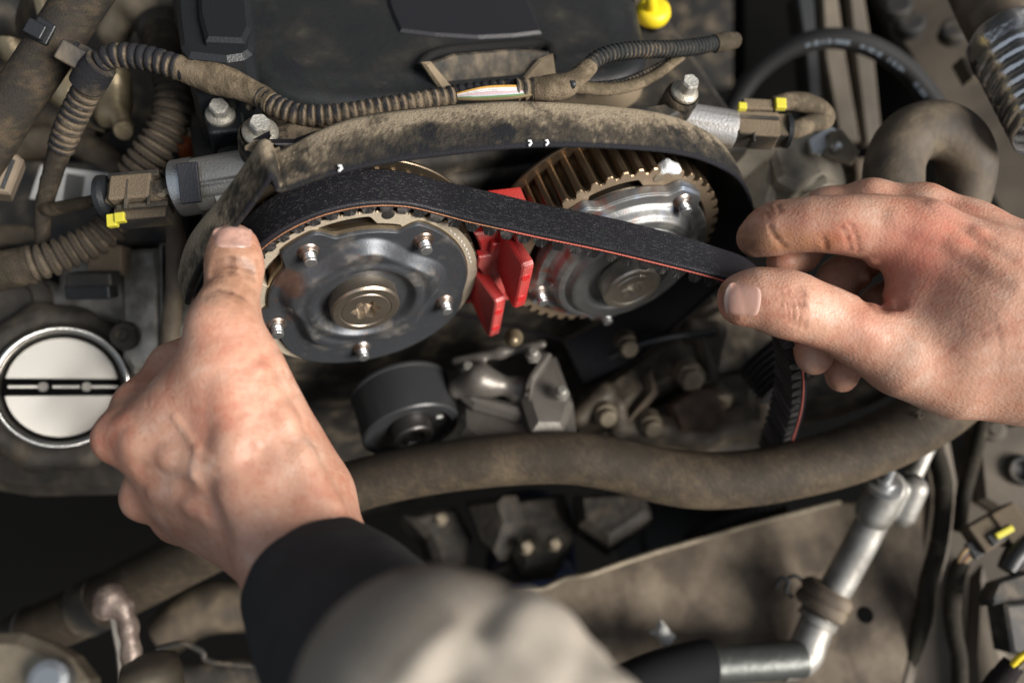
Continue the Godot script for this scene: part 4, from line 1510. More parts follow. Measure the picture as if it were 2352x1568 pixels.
	var s6 := Sh.new()
	rbox(s6, facing(D(510, 468, 0.332), 8, 35, 0), Vector3(0.004, 0.0075, 0.0008), 0.0003)
	part("white_tag", s6, M.white, so)
	var co := thing("sensor_connector", "left tan wire connector marked 1 with yellow lock tab and black boot", "connector", "sensor connectors")
	var cb0 := Color(0.045, 0.04, 0.034)
	var cx := facing(D(330, 446, 0.335), 5, -20, 0)
	var m1 := Sh.new()
	rbox(m1, Transform3D(cx.basis, D(268, 452, 0.337)), Vector3(0.0125, 0.0098, 0.010), 0.0012)
	part("wire_shell", m1, M.dusty, co, dirt(cb0, DUST * 0.9, -0.4, 0.3, 0.3))
	m1 = Sh.new()
	rbox(m1, Transform3D(cx.basis, D(312, 444, 0.335)), Vector3(0.0175, 0.0118, 0.013), 0.0012)
	part("plug_shell", m1, M.dusty, co, dirt(cb0, DUST * 0.95, -0.5, 0.25, 0.3))
	m1 = Sh.new()
	rbox(m1, Transform3D(cx.basis, D(318, 414, 0.337)), Vector3(0.0215, 0.003, 0.011), 0.0008)
	rbox(m1, Transform3D(cx.basis, D(291, 446, 0.3285)), Vector3(0.0018, 0.014, 0.002), 0.0006)
	rbox(m1, Transform3D(cx.basis, D(326, 472, 0.3285)), Vector3(0.021, 0.0022, 0.002), 0.0006)
	rbox(m1, Transform3D(cx.basis, D(342, 444, 0.3285)), Vector3(0.0012, 0.011, 0.0012), 0.0004)
	part("latch_frame", m1, M.dirty_black, co)
	m1 = Sh.new()
	rbox(m1, Transform3D(cx.basis, D(330, 492, 0.336)), Vector3(0.022, 0.0085, 0.009), 0.001)
	part("lower_housing", m1, M.dusty, co, dirt(Color(0.03, 0.03, 0.032), DUST * 0.8, -0.1, 0.6, 0.3))
	m1 = Sh.new()
	var na := D(345, 444, 0.335)
	var nb := D(412, 432, 0.338)
	tube(m1, [Vector4(na.x, na.y, na.z, 0.0052), Vector4(nb.x, nb.y, nb.z, 0.0052)], 30, 0.001)
	part("nose", m1, M.dusty, co, dirt(cb0, DUST, -0.5, 0.25, 0.3))
	m1 = Sh.new()
	lathe(m1, frame(D(240, 452, 0.338), ray(180, 462) - ray(300, 448), Vector3.UP), [Vector2(0.006, -0.004), Vector2(0.0085, -0.003), Vector2(0.0092, -0.001), Vector2(0.0092, 0.001), Vector2(0.0075, 0.002), Vector2(0.003, 0.002)], 36, true)
	part("boot_disc", m1, M.black, co)
	m1 = Sh.new()
	var yx := facing(D(268, 502, 0.332), 8, -10, 0)
	rbox(m1, Transform3D(yx.basis, D(258, 507, 0.332)), Vector3(0.0042, 0.0055, 0.003), 0.0005)
	rbox(m1, Transform3D(yx.basis, D(276, 500, 0.331)), Vector3(0.0042, 0.0042, 0.003), 0.0005)
	part("lock_tab", m1, M.lime, co)
	# raised marks
	for q in [["1", 393, 437], ["-", 370, 440]]:
		var tm := TextMesh.new()
		tm.text = q[0]
		tm.font_size = 16
		tm.pixel_size = 0.00022
		tm.depth = 0.0003
		var sf := SystemFont.new()
		sf.font_names = PackedStringArray(["Droid Sans"])
		tm.font = sf
		tm.material = M.dirty_black
		var mi := MeshInstance3D.new()
		mi.name = "raised_mark"
		mi.mesh = tm
		mi.transform = facing(D(q[1], q[2], 0.3312), 6, -12, 0)
		co.add_child(mi, true)
		var rg := Sh.new()
		disc(rg, facing(D(q[1], q[2], 0.3314), 6, -12, 0), 0.0023, -0.0003, 0.0, 0.0001, 28)
		part("mark_disc", rg, M.tan_metal, co)
	taped("taped_lead", co, [[96, 470, 0.366, 3.2], [112, 480, 0.362, 3.2], [150, 474, 0.356, 2.8], [190, 466, 0.348, 2.6], [232, 455, 0.34, 2.2]], Color(0.06, 0.048, 0.034), DUSTD * 1.3, -0.3, 0.4, 14)

	throttle()
	# orange cap deep behind the mount block
	var oc := thing("orange_plug", "small orange plug deep behind the ribbed hose", "plug")
	var os := Sh.new()
	lathe(os, facing(D(422, 330, 0.43), 0, -30, 0), [Vector2(0.0045, -0.012), Vector2(0.0055, 0.0), Vector2(0.004, 0.002), Vector2(1e-5, 0.0025)], 24, false)
	part("plug_body", os, M.orange, oc)
	var pl := thing("valve_cover_flange", "pale dusty cast flange in the gap behind the diagonal pipe", "flange")
	var pb := Body.new()
	pb.chain(L3([[270, -10, 0.47, 10], [330, 10, 0.468, 12], [400, -10, 0.465, 12]]))
	pb.chain(L3([[290, 0, 0.47, 10], [260, 80, 0.475, 9]]))
	part("casting", pb.mesh(0.002), M.tan_metal, pl)
	var cl := thing("breather_canister", "dark rounded canister behind the ribbed hose top", "canister")
	var cs2 := Sh.new()
	lathe(cs2, frame(D(370, 60, 0.45), Vector3(0, 1, 0.3)), [Vector2(0.014, -0.05), Vector2(0.014, 0.0), Vector2(0.010, 0.004), Vector2(1e-5, 0.005)], 36, false)
	part("canister", cs2, M.dark_gear, cl)

func throttle() -> void:
	var t := thing("intake_throttle", "cast throttle body with polished bore ring and bright closed butterfly plate", "throttle")
	var ctr := D(143, 889, 0.402)
	var ax := (CP - ctr).normalized()
	var xf := frame(ctr, ax, CB.x).scaled_local(Vector3.ONE * 0.965)
	var ring := Sh.new()
	lathe(ring, xf, [Vector2(0.033, -0.03), Vector2(0.0325, -0.002), Vector2(0.0318, -0.0004), Vector2(0.0305, 0.0), Vector2(0.0295, -0.0008), Vector2(0.029, -0.003)], 96, false)
	part("bore_ring", ring, M.shiny, t)
	var bore := Sh.new()
	lathe(bore, xf, [Vector2(0.029, -0.003), Vector2(0.0282, -0.010), Vector2(0.0282, -0.034)], 96, false)
	part("bore", bore, M.dark_gear, t)
	# plate tilted a little in the bore, in two halves
	var px := Transform3D(xf.basis * Basis(Vector3.RIGHT, -0.06) * Basis(Vector3.BACK, 0.0), ctr - ax * 0.0145)
	for s in [1.0, -1.0]:
		var poly := PackedVector2Array()
		for k in 49:
			var a := lerpf(0.165, PI - 0.165, k / 48.0)
			poly.append(Vector2(cos(a), sin(a) * s) * 0.0268)
		var hs := Sh.new()
		prism(hs, px, poly, 0.002, 0.0003)
		part("butterfly_half", hs, M.plate_metal, t)
	var bar := Sh.new()
	rbox(bar, Transform3D(px.basis, px.origin - px.basis.z * 0.0012), Vector3(0.0555, 0.0090, 0.0016), 0.0003)
	part("shaft", bar, M.void, t)
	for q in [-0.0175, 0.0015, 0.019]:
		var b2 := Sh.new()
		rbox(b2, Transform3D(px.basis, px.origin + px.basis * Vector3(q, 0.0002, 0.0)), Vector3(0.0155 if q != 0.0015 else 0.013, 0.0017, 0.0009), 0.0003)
		part("shaft_highlight", b2, M.plate_metal, t)  # bright strips shaped to draw the highlight along the shaft
	for q in [-0.0092, 0.0112]:
		var sc := Sh.new()
		lathe(sc, Transform3D(px.basis, px.origin + px.basis * Vector3(q, 0.0002, 0.0)), [Vector2(0.0026, -0.001), Vector2(0.0026, 0.0008), Vector2(0.0022, 0.0013), Vector2(0.0011, 0.0013), Vector2(0.001, 0.0007), Vector2(1e-5, 0.0007)], 24, true)
		part("screw", sc, M.rough_grey, t)
	# casting round the bore
	var bd := Body.new()
	for k in 10:
		var a := TAU * k / 10.0
		var b := TAU * (k + 1) / 10.0
		bd.bone(xf * Vector3(cos(a) * 0.0385, sin(a) * 0.0385, -0.016), xf * Vector3(cos(b) * 0.0385, sin(b) * 0.0385, -0.016), 0.0075, 0.0075, 0, 0.004)
		bd.bone(xf * Vector3(cos(a) * 0.0385, sin(a) * 0.0385, -0.028), xf * Vector3(cos(b) * 0.0385, sin(b) * 0.0385, -0.028), 0.0085, 0.0085, 0, 0.004)
	part("bore_casting", bd.mesh(0.0016), M.dark_gear, t)
	bd = Body.new()
	bd.chain(L3([[90, 720, 0.434, 10], [230, 690, 0.43, 12], [300, 690, 0.425, 12]]))
	bd.chain(L3([[100, 690, 0.434, 11], [70, 780, 0.438, 8]]))
	bd.chain(L3([[200, 640, 0.428, 13], [330, 640, 0.42, 10]]))
	part("housing", bd.mesh(0.0016), M.dusty_alloy, t)
	# upright flange and cylinder beside it
	var fl := Sh.new()
	var fx := facing(D(320, 690, 0.402), 1, -10, 0)
	prism(fl, fx, fpoly([[270, 572], [362, 566], [372, 800], [358, 850], [300, 856], [276, 820]], fx), 0.03, 0.003)
	part("flange_body", fl, M.dusty_alloy, t)
	fl = Sh.new()
	var gx := facing(D(374, 690, 0.3985), 1, -10, 0)
	prism(fl, gx, fpoly([[360, 556], [389, 552], [392, 700], [384, 812], [364, 830]], gx), 0.03, 0.0025)
	part("flange_edge", fl, M.dusty_alloy, t)
	var bs := Sh.new()
	lathe(bs, facing(D(284, 770, 0.396), 0, -10, 0), [Vector2(0.0075, -0.012), Vector2(0.0072, 0.0), Vector2(0.006, 0.0016), Vector2(0.0035, 0.0016), Vector2(0.003, 0.0), Vector2(1e-5, 0.0)], 30, true)
	part("bolt_boss", bs, M.dark_gear, t)
	var pc := thing("throttle_connector", "dark dusty plug connector on top of the throttle body", "connector")
	var ps := Sh.new()
	rbox(ps, facing(D(215, 640, 0.392), 1, 10, 0), Vector3(0.0225, 0.007, 0.012), 0.0015)
	part("plug", ps, M.dirty_black, pc)
	ps = Sh.new()
	rbox(ps, facing(D(210, 668, 0.396), 1, 10, 0), Vector3(0.022, 0.0075, 0.010), 0.001)
	part("latch", ps, M.black, pc)
	ps = Sh.new()
	rbox(ps, facing(D(252, 600, 0.402), 1, 0, 0), Vector3(0.017, 0.015, 0.012), 0.001)
	part("socket", ps, M.tan_panel, pc)
	var dk := thing("throttle_motor", "round dark throttle motor housing at the left edge", "motor")
	var ds := Sh.new()
	lathe(ds, facing(D(14, 690, 0.412), 0, -20, 20), [Vector2(0.021, -0.03), Vector2(0.021, -0.002), Vector2(0.019, 0.0), Vector2(0.012, 0.0005), Vector2(0.011, -0.002), Vector2(1e-5, -0.002)], 48, true)
	part("motor_can", ds, M.dark_gear, dk)
	var mn := thing("intake_manifold", "dark cast intake manifold block below the throttle body", "manifold")
	var nb := Sh.new()
	var nx := facing(D(130, 1080, 0.44), -2, -10, 0)
	prism(nb, nx, fpoly([[-60, 1010], [330, 1010], [350, 1080], [300, 1135], [60, 1140], [-60, 1120]], nx), 0.05, 0.006)
	part("block", nb, M.dark_gear, mn)

# ---------------------------------------------------------------- the bay itself
func bay() -> void:
	var fl := Sh.new()
	rbox(fl, Transform3D(Basis(), Vector3(0.1, -0.55, 0.0)), Vector3(3.0, 0.02, 3.0), 0.002)
	setting("ground", fl, M.void)
	var fw := Sh.new()
	rbox(fw, Transform3D(Basis(), Vector3(0.1, -0.10, -0.52)), Vector3(1.5, 0.5, 0.02), 0.004)
	setting("firewall", fw, M.dirty_black)
	var lw := Sh.new()
	rbox(lw, Transform3D(Basis(), Vector3(-0.34, -0.2, -0.1)), Vector3(0.02, 0.5, 0.85), 0.004)
	setting("inner_wing_panel", lw, M.dirty_black)
	var hd := thing("added_hood", "unseen dark lid added to block sky light, as hood standing open behind the engine", "added_hood")  # raised lid out of view, added to block sky light from behind
	var hs := Sh.new()
	rbox(hs, Transform3D(Basis(Vector3.RIGHT, 0.32), Vector3(0.1, 0.72, -0.42)), Vector3(1.5, 1.25, 0.03), 0.01)
	part("added_hood_underside", hs, M.black, hd)
	var e := thing("engine_block", "dark cast engine block behind and below the pulleys", "engine block")
	var b := Sh.new()
	rbox(b, Transform3D(Basis(), Vector3(0.075, -0.16, -0.15)), Vector3(0.27, 0.36, 0.22), 0.006)
	part("block", b, M.dark_gear, e)
	b = Sh.new()
	rbox(b, Transform3D(Basis(), Vector3(0.075, 0.0, -0.11)), Vector3(0.25, 0.06, 0.13), 0.006)
	part("cylinder_head", b, M.dark_gear, e)

func blobs(called: String, label: String, cat: String, pname: String, lists: Array, m: Material, cell := 0.0016, k := 0.006) -> Node3D:
	var t := thing(called, label, cat)
	var b := Body.new()
	for q in lists:
		b.chain(L3(q), 0, k)
	part(pname, b.mesh(cell), m, t)
	return t

func slab(called: String, parent: Node3D, list: Array, at: Array, thick: float, m: Material, rot := 0.0, tx := 0.0, ty := 0.0, bev := 0.0015) -> void:
	var xf := facing(D(at[0], at[1], at[2]), rot, tx, ty)
	var sh := Sh.new()
	prism(sh, xf, fpoly(list, xf), thick, bev)
	part(called, sh, m, parent)

func pipe(called: String, parent: Node3D, list: Array, m: Material, seg := 26, step := 0.002) -> void:
	var sh := Sh.new()
	tube(sh, L3(list), seg, step)
	part(called, sh, m, parent)

# ---------------------------------------------------------------- right side of the engine
func right_side() -> void:
	var so := thing("cam_solenoid", "right dusty cam solenoid cylinder behind the cover's right shoulder", "solenoid", "cam solenoids")
	var sh := Sh.new()
	var a := D(1592, 283, 0.372)
	var b := D(1688, 298, 0.372)
	lathe(sh, frame(a, b - a, Vector3.UP), [Vector2(0.0088, -0.01), Vector2(0.0088, (b - a).length() - 0.001), Vector2(0.008, (b - a).length()), Vector2(0.004, (b - a).length())], 48, true)
	part("can", sh, M.rough_metal, so, dirt(Color(0.4, 0.4, 0.4), DUST * 0.6, -0.3, 0.35, 0.3))
	var co := thing("sensor_connector", "right tan wire connector with two yellow tabs on the right solenoid", "connector", "sensor connectors")
	var cx := facing(D(1750, 300, 0.372), -3, -20, 0)
	for q in [[1712, 297, 0.371, 0.0105, 0.0125, 0.012, "plug_shell"], [1752, 300, 0.371, 0.0125, 0.0135, 0.012, "plug_shell"], [1788, 300, 0.371, 0.007, 0.012, 0.011, "wire_shell"], [1735, 252, 0.372, 0.0145, 0.006, 0.01, "upper_housing"]]:
		var s := Sh.new()
		rbox(s, Transform3D(cx.basis, D(q[0], q[1], q[2])), Vector3(q[3], q[4], q[5]), 0.0012)
		part(q[6], s, M.dusty, co, dirt(Color(0.03, 0.028, 0.025), DUST, -0.35, 0.3, 0.3))
	sh = Sh.new()
	lathe(sh, frame(D(1808, 300, 0.371), ray(1900, 300) - ray(1700, 297), Vector3.UP), [Vector2(0.0055, -0.002), Vector2(0.0078, -0.0012), Vector2(0.008, 0.0006), Vector2(0.006, 0.0016), Vector2(0.003, 0.0016)], 30, true)
	part("boot_disc", sh, M.black, co)
	sh = Sh.new()
	rbox(sh, Transform3D(cx.basis, D(1735, 270, 0.366)), Vector3(0.022, 0.0015, 0.002), 0.0005)
	rbox(sh, Transform3D(cx.basis, D(1731, 300, 0.365)), Vector3(0.0014, 0.012, 0.002), 0.0005)
	part("latch_frame", sh, M.dirty_black, co)
	for q in [[1705, 245, 0.004, 0.0035], [1793, 239, 0.005, 0.0055]]:
		sh = Sh.new()
		rbox(sh, Transform3D(cx.basis, D(q[0], q[1], 0.367)), Vector3(q[2], q[3], 0.003), 0.0006)
		part("lock_tab", sh, M.lime, co)
	taped("taped_lead", co, [[1775, 240, 0.374, 3.6], [1815, 232, 0.376, 4.2], [1858, 238, 0.38, 4.6], [1890, 258, 0.383, 4.6], [1896, 276, 0.383, 4.2], [1865, 283, 0.378, 4.3], [1830, 296, 0.374, 4.3], [1808, 300, 0.372, 4.0]], Color(0.09, 0.072, 0.05), DUST, -0.4, 0.3, 18)
	var hc := blobs("head_casting", "pale tan cast housing of the cylinder head below the right connector", "casting", "casting", [[[1690, 395, 0.43, 14], [1760, 370, 0.428, 14], [1830, 335, 0.428, 11]], [[1740, 460, 0.43, 15], [1820, 410, 0.428, 13], [1880, 400, 0.432, 12]], [[1830, 335, 0.43, 8], [1905, 425, 0.43, 8]], [[1715, 500, 0.43, 13], [1780, 510, 0.435, 12]], [[1780, 400, 0.418, 5], [1860, 445, 0.418, 5]]], M.pale_cast, 0.0016, 0.004)
	slab("facet", hc, [[1768, 328], [1843, 300], [1868, 340], [1902, 402], [1834, 432], [1792, 405]], [1830, 370, 0.413], 0.02, M.pale_cast, 0, -30, 15, 0.003)
	slab("facet", hc, [[1688, 385], [1765, 332], [1790, 408], [1768, 470], [1735, 490], [1700, 475]], [1740, 410, 0.414], 0.02, M.pale_cast, 0, -12, -28, 0.003)
	slab("facet", hc, [[1838, 436], [1904, 406], [1934, 424], [1890, 450], [1850, 452]], [1880, 430, 0.411], 0.02, M.pale_cast, 0, 20, 10, 0.003)
	var gb := thing("galvanised_bracket", "small grey folded steel bracket with a bolt behind the right connector", "bracket")
	slab("plate", gb, [[1860, 318], [1905, 287], [1930, 300], [1888, 356], [1868, 350]], [1890, 320, 0.42], 0.002, M.zinc, 0, -20, 30, 0.0004)
	slab("plate", gb, [[1905, 300], [1935, 296], [1975, 345], [1955, 378], [1892, 358]], [1930, 335, 0.418], 0.002, M.tan_metal, 0, -20, -20, 0.0004)
	sh = Sh.new()
	lathe(sh, facing(D(1922, 337, 0.4165), 0, -20, -20), [Vector2(0.003, -0.001), Vector2(0.003, 0.001), Vector2(0.0022, 0.0022), Vector2(1e-5, 0.0026)], 20, false)
	part("bolt_head", sh, M.zinc, gb)
	var se := thing("hose_stub", "short dusty hose stub with a raised lip beside the thick bent hose", "hose")
	sh = Sh.new()
	lathe(sh, frame(D(1962, 392, 0.44), ray(1935, 395) - ray(1990, 385), Vector3.UP), [Vector2(0.006, -0.02), Vector2(0.0068, -0.003), Vector2(0.0078, -0.001), Vector2(0.0076, 0.002), Vector2(0.006, 0.003), Vector2(0.0045, 0.002), Vector2(0.004, -0.004), Vector2(1e-5, -0.005)], 30, false)
	part("stub", sh, M.tan_panel, se)
	# thick bent hose
	var bh := thing("bent_hose", "thick brown rubber hose bent in an upside down U behind the right hand", "hose")
	sh = Sh.new()
	tube(sh, L3([[2062, 560, 0.3645, 13.05], [2056, 490, 0.3690, 13.32], [2052, 425, 0.3726, 13.50], [2058, 365, 0.3762, 13.50], [2090, 315, 0.3780, 13.68], [2142, 298, 0.3780, 13.86], [2192, 318, 0.3798, 13.68], [2220, 365, 0.3834, 13.32], [2216, 430, 0.3888, 12.87], [2196, 500, 0.3960, 12.60], [2180, 570, 0.4050, 12.60]]), 48, 0.0012, func(s: float, an: float) -> Vector2: return Vector2(1.0 + 0.004 * sin(an * 48.0) + 0.006 * sstep(0.0006, 0.0, absf(fposmod(s, 0.034) - 0.017)), 0))
	part("hose_body", sh, M.hose, bh)
	# arched rubber hose with worn print
	var ah := thing("arched_hose", "black rubber hose in a tall arch with worn pale print", "hose")
	var ap := [[1662, 300, 0.50, 6.2], [1690, 235, 0.495, 6.2], [1738, 168, 0.49, 6.2], [1815, 112, 0.485, 6.2], [1904, 88, 0.482, 6.2], [1990, 102, 0.48, 6.2], [2068, 146, 0.48, 6.2], [2124, 205, 0.48, 6.2], [2166, 270, 0.48, 6.2], [2200, 340, 0.485, 6.2]]
	sh = Sh.new()
	tube(sh, L3(ap), 28, 0.002)
	part("hose_body", sh, M.rubber, ah, func(p: Vector3, n: Vector3, au: float) -> Color: return Color(0.02, 0.021, 0.023).lerp(DUSTD * 1.1, sstep(0.3, 0.95, n.y * 0.9 + nz(p) * 0.5)))
	var pth := smooth_path(L3(ap), 0.0016)
	var rng := RandomNumberGenerator.new()
	rng.seed = 3
	sh = Sh.new()
	for i in range(20, pth.size() - 20):
		var f := float(i) / pth.size()
		if (f > 0.36 and f < 0.50) or (f > 0.53 and f < 0.6) or (f > 0.63 and f < 0.70) or (f > 0.74 and f < 0.86):
			if rng.randf() < 0.8:
				var p := xyz(pth[i])
				var tg := (xyz(pth[i + 1]) - xyz(pth[i - 1])).normalized()
				var view := (CP - p).normalized()
				var nn := (view - tg * view.dot(tg)).normalized()
				var sd := tg.cross(nn)
				nn = (nn + sd * 0.28).normalized()
				sd = tg.cross(nn)
				rbox(sh, Transform3D(Basis(tg, sd, tg.cross(sd)), p + nn * 0.0062), Vector3(0.0008, rng.randf_range(0.0016, 0.003), 0.0002), 0.00008)
	part("worn_print", sh, M.faded_print, ah)
	# struts and wing behind
	var st := thing("strut_brace", "tan steel brace standing behind the arched hose", "brace")
	slab("flange", st, [[1888, -20], [1925, -20], [1945, 130], [1978, 325], [1930, 325], [1895, 130]], [1920, 200, 0.53], 0.01, M.fender, 0, 0, 0)
	slab("flange", st, [[1950, -20], [1985, -20], [2010, 130], [2030, 330], [1990, 330], [1965, 130]], [1990, 200, 0.535], 0.01, M.fender)
	var bb := thing("black_bracket", "tall black plastic duct left of the tan brace", "duct")
	slab("duct", bb, [[1830, -20], [1870, -20], [1882, 140], [1890, 260], [1862, 260], [1850, 120]], [1860, 120, 0.52], 0.02, M.black)
	var ws := Sh.new()
	var wx := facing(D(2180, 220, 0.56), 0, -15, -20)
	prism(ws, wx, fpoly([[1985, -80], [2480, -80], [2480, 620], [2330, 560], [2250, 420], [2130, 210], [2060, 90]], wx), 0.02, 0.004)
	setting("inner_wing", ws, M.fender)
	ws = Sh.new()
	wx = facing(D(2250, 400, 0.60), 0, -10, 0)
	prism(ws, wx, fpoly([[1700, -160], [2600, -160], [2600, 800], [1700, 800]], wx), 0.02, 0.004)
	setting("bay_panel", ws, M.void)
	var bx := thing("tan_relay_box", "small tan box in shadow left of the chrome bellows", "box")
	slab("box_face", bx, [[2212, 128], [2275, 118], [2290, 165], [2238, 176]], [2250, 148, 0.47], 0.012, M.fender, 0, -10, 0)
	for q in [[2060, 20], [2090, 60], [2190, 75]]:
		sh = Sh.new()
		var hx := facing(D(q[0], q[1], 0.535), -30, -15, -20)
		lathe(sh, hx, [Vector2(0.009, -0.004), Vector2(0.009, 0.004), Vector2(0.007, 0.005), Vector2(1e-5, 0.005)], 24, true)
		part("rubber_plug", sh, M.dirty_black, bx)
	# chrome bellows and the hose over it
	var ch := thing("steel_bellows", "shiny ribbed steel bellows pipe at the top right corner", "bellows pipe")
	sh = Sh.new()
	var c0 := D(2322, 95, 0.385)
	var c1 := D(2408, 280, 0.355)
	var prof := [Vector2(0.0150, -0.002), Vector2(0.0160, 0.0), Vector2(0.0158, 0.006)]
	for k in 7:
		prof.append(Vector2(0.0132 - 0.0002 * k, 0.0085 + k * 0.0066))
		prof.append(Vector2(0.0146 - 0.0003 * k, 0.0105 + k * 0.0066))
		prof.append(Vector2(0.0150 - 0.0003 * k, 0.0125 + k * 0.0066))
		prof.append(Vector2(0.0144 - 0.0003 * k, 0.0142 + k * 0.0066))
	for i in prof.size():
		prof[i] = Vector2(prof[i].x * 1.2, prof[i].y * 1.15)
	lathe(sh, frame(c0, c1 - c0, Vector3.RIGHT), prof, 64, false, func(an: float) -> float: return 1.0 + 0.012 * sin(an * 9.0))
	part("bellows", sh, M.chrome, ch)
	pipe("sleeve_hose", ch, [[2215, -120, 0.43, 15], [2262, -20, 0.402, 15.5], [2308, 68, 0.389, 15.6], [2324, 98, 0.385, 15.2]], M.tan_panel, 40)

# ---------------------------------------------------------------- below and in front of the pulleys
func lower_front() -> void:
	# idler
	var t := thing("idler_pulley", "smooth black idler pulley below the left cam pulley", "pulley")
	var o := D(946, 992, 0.418)
	var xf := frame(o, Vector3(0.02, 0, 1))
	var sh := Sh.new()
	lathe(sh, xf, [Vector2(0.0255, -0.0275), Vector2(0.0268, -0.0265), Vector2(0.0268, -0.025), Vector2(0.0260, -0.0245), Vector2(0.0260, -0.001), Vector2(0.025, 0.0), Vector2(0.0215, 0.0), Vector2(0.0205, -0.003), Vector2(0.012, -0.004)], 90, true)
	M["idler"] = plain("idler", Color(0.026, 0.027, 0.029), 0.36, 0.0, bump_fine, 0.006, 20.0)
	part("rim", sh, M.idler, t)
	sh = Sh.new()
	lathe(sh, xf, [Vector2(0.0115, -0.006), Vector2(0.0112, 0.0035), Vector2(0.0105, 0.0042), Vector2(0.0085, 0.0042), Vector2(0.0078, 0.0036), Vector2(0.0066, 0.0036), Vector2(0.006, 0.0025), Vector2(0.0058, -0.003), Vector2(1e-5, -0.004)], 40, true)
	part("hub_bolt", sh, M.metal, t, func(p: Vector3, n: Vector3, a: float) -> Color: return Color(0.13, 0.125, 0.12))
	sh = Sh.new()
	rbox(sh, Transform3D(xf.basis, xf * Vector3(0.0155, 0.004, -0.003)), Vector3(0.0035, 0.0018, 0.001), 0.0003)
	part("paint_mark", sh, M.white, t)
	# pump housing
	var pm := thing("water_pump_housing", "smooth grey brown pump casting right of the idler pulley", "casting")
	M["pump"] = plain("pump", Color(0.15, 0.138, 0.122), 0.42, 0.5, bump_mid, 0.03, 12.0)
	slab("housing_top", pm, [[1046, 822], [1120, 806], [1240, 786], [1280, 812], [1318, 915], [1330, 1010], [1120, 1040], [1050, 990]], [1180, 880, 0.43], 0.03, M.pump, 0, -42, 0, 0.005)
	var pb := Body.new()
	pb.chain(L3([[1050, 892, 0.420, 5.5], [1100, 872, 0.415, 7.4], [1125, 880, 0.416, 6]]))
	pb.chain(L3([[1120, 880, 0.417, 5.0], [1190, 890, 0.418, 4.6], [1196, 905, 0.419, 5], [1185, 985, 0.428, 6]]))
	pb.chain(L3([[1046, 830, 0.422, 2.5], [1150, 808, 0.419, 2.5], [1245, 790, 0.417, 2.5]]))
	part("ribs", pb.mesh(0.0013), M.pump, pm)
	slab("side_block", pm, [[1252, 800], [1282, 812], [1322, 920], [1300, 985], [1225, 985], [1200, 905], [1215, 858]], [1260, 880, 0.415], 0.02, M.pump, 0, -35, 12, 0.004)
	slab("lower_cover", pm, [[1080, 985], [1190, 955], [1205, 1010], [1100, 1050]], [1140, 1000, 0.412], 0.02, M.dirty_black, 0, -20, 0)
	sh = Sh.new()
	var bt := thing("pump_bolt", "small bright domed bolt above the pump casting under the red tool", "bolt")
	lathe(sh, facing(D(1180, 779, 0.40), 0, 20, 0), [Vector2(0.0048, -0.003), Vector2(0.0046, -0.001), Vector2(0.0034, 0.0006), Vector2(0.0028, 0.0026), Vector2(0.0015, 0.0036), Vector2(1e-5, 0.0038)], 28, false)
	part("domed_head", sh, M.brass, bt)
	for q in [[1075, 845, 0.414], [1225, 812, 0.409], [1290, 900, 0.405]]:
		sh = Sh.new()
		lathe(sh, facing(D(q[0], q[1], q[2]), 0, -35, 0), [Vector2(0.0042, -0.003), Vector2(0.0040, 0.0), Vector2(0.0029, 0.0002), Vector2(0.0029, 0.0022), Vector2(0.0022, 0.003), Vector2(1e-5, 0.003)], 6, true)
		part("flange_bolt", sh, M.rough_grey, pm)
	slab("machined_edge", pm, [[1050, 905], [1090, 900], [1200, 925], [1215, 960], [1190, 965], [1085, 935]], [1130, 930, 0.412], 0.008, M.pump, 0, -25, 0, 0.003)
	slab("machined_edge", pm, [[1210, 862], [1255, 800], [1268, 806], [1230, 868], [1216, 905], [1204, 900]], [1235, 850, 0.410], 0.008, M.pump, 0, -35, 0, 0.003)
	# block face to the right: bosses, ribs and bolts
	var bl := blobs("engine_front_casting", "brown oily cast engine front with ribs and bolt bosses in shadow", "casting", "boss_web", [[[1390, 905, 0.455, 7], [1330, 960, 0.45, 6]], [[1420, 930, 0.452, 5], [1420, 985, 0.452, 6]], [[1420, 985, 0.452, 6], [1600, 990, 0.468, 12], [1700, 960, 0.47, 12]], [[1600, 990, 0.468, 8], [1620, 860, 0.466, 7], [1640, 765, 0.47, 7], [1590, 762, 0.47, 8]]], M.oily, 0.0018, 0.003)
	slab("back_face", bl, [[1290, 960], [1330, 880], [1420, 820], [1640, 670], [1790, 740], [1780, 1040], [1290, 1050]], [1540, 880, 0.495], 0.03, M.oily, 0, -25, 0, 0.006)
	slab("upper_face", bl, [[1340, 895], [1430, 838], [1560, 745], [1660, 690], [1745, 740], [1735, 830], [1640, 850], [1500, 905], [1400, 965], [1350, 950]], [1530, 830, 0.475], 0.03, M.oily, 0, -35, 10, 0.006)
	slab("lower_face", bl, [[1420, 990], [1500, 915], [1640, 860], [1740, 850], [1750, 960], [1640, 1020], [1500, 1040], [1420, 1040]], [1580, 950, 0.47], 0.03, M.oily, 0, -15, -15, 0.006)
	slab("rib", bl, [[1480, 850], [1500, 842], [1512, 900], [1440, 990], [1425, 980], [1488, 896]], [1480, 900, 0.455], 0.012, M.tan_panel, 0, -20, 0, 0.003)
	slab("rib", bl, [[1600, 770], [1618, 762], [1650, 840], [1640, 870], [1620, 860]], [1625, 815, 0.457], 0.012, M.oily, 0, -20, 0, 0.003)
	slab("cover_plate", bl, [[1530, 930], [1590, 885], [1650, 880], [1672, 930], [1640, 985], [1560, 990]], [1600, 935, 0.452], 0.01, M.rusty_oil, 0, -15, -10, 0.003)
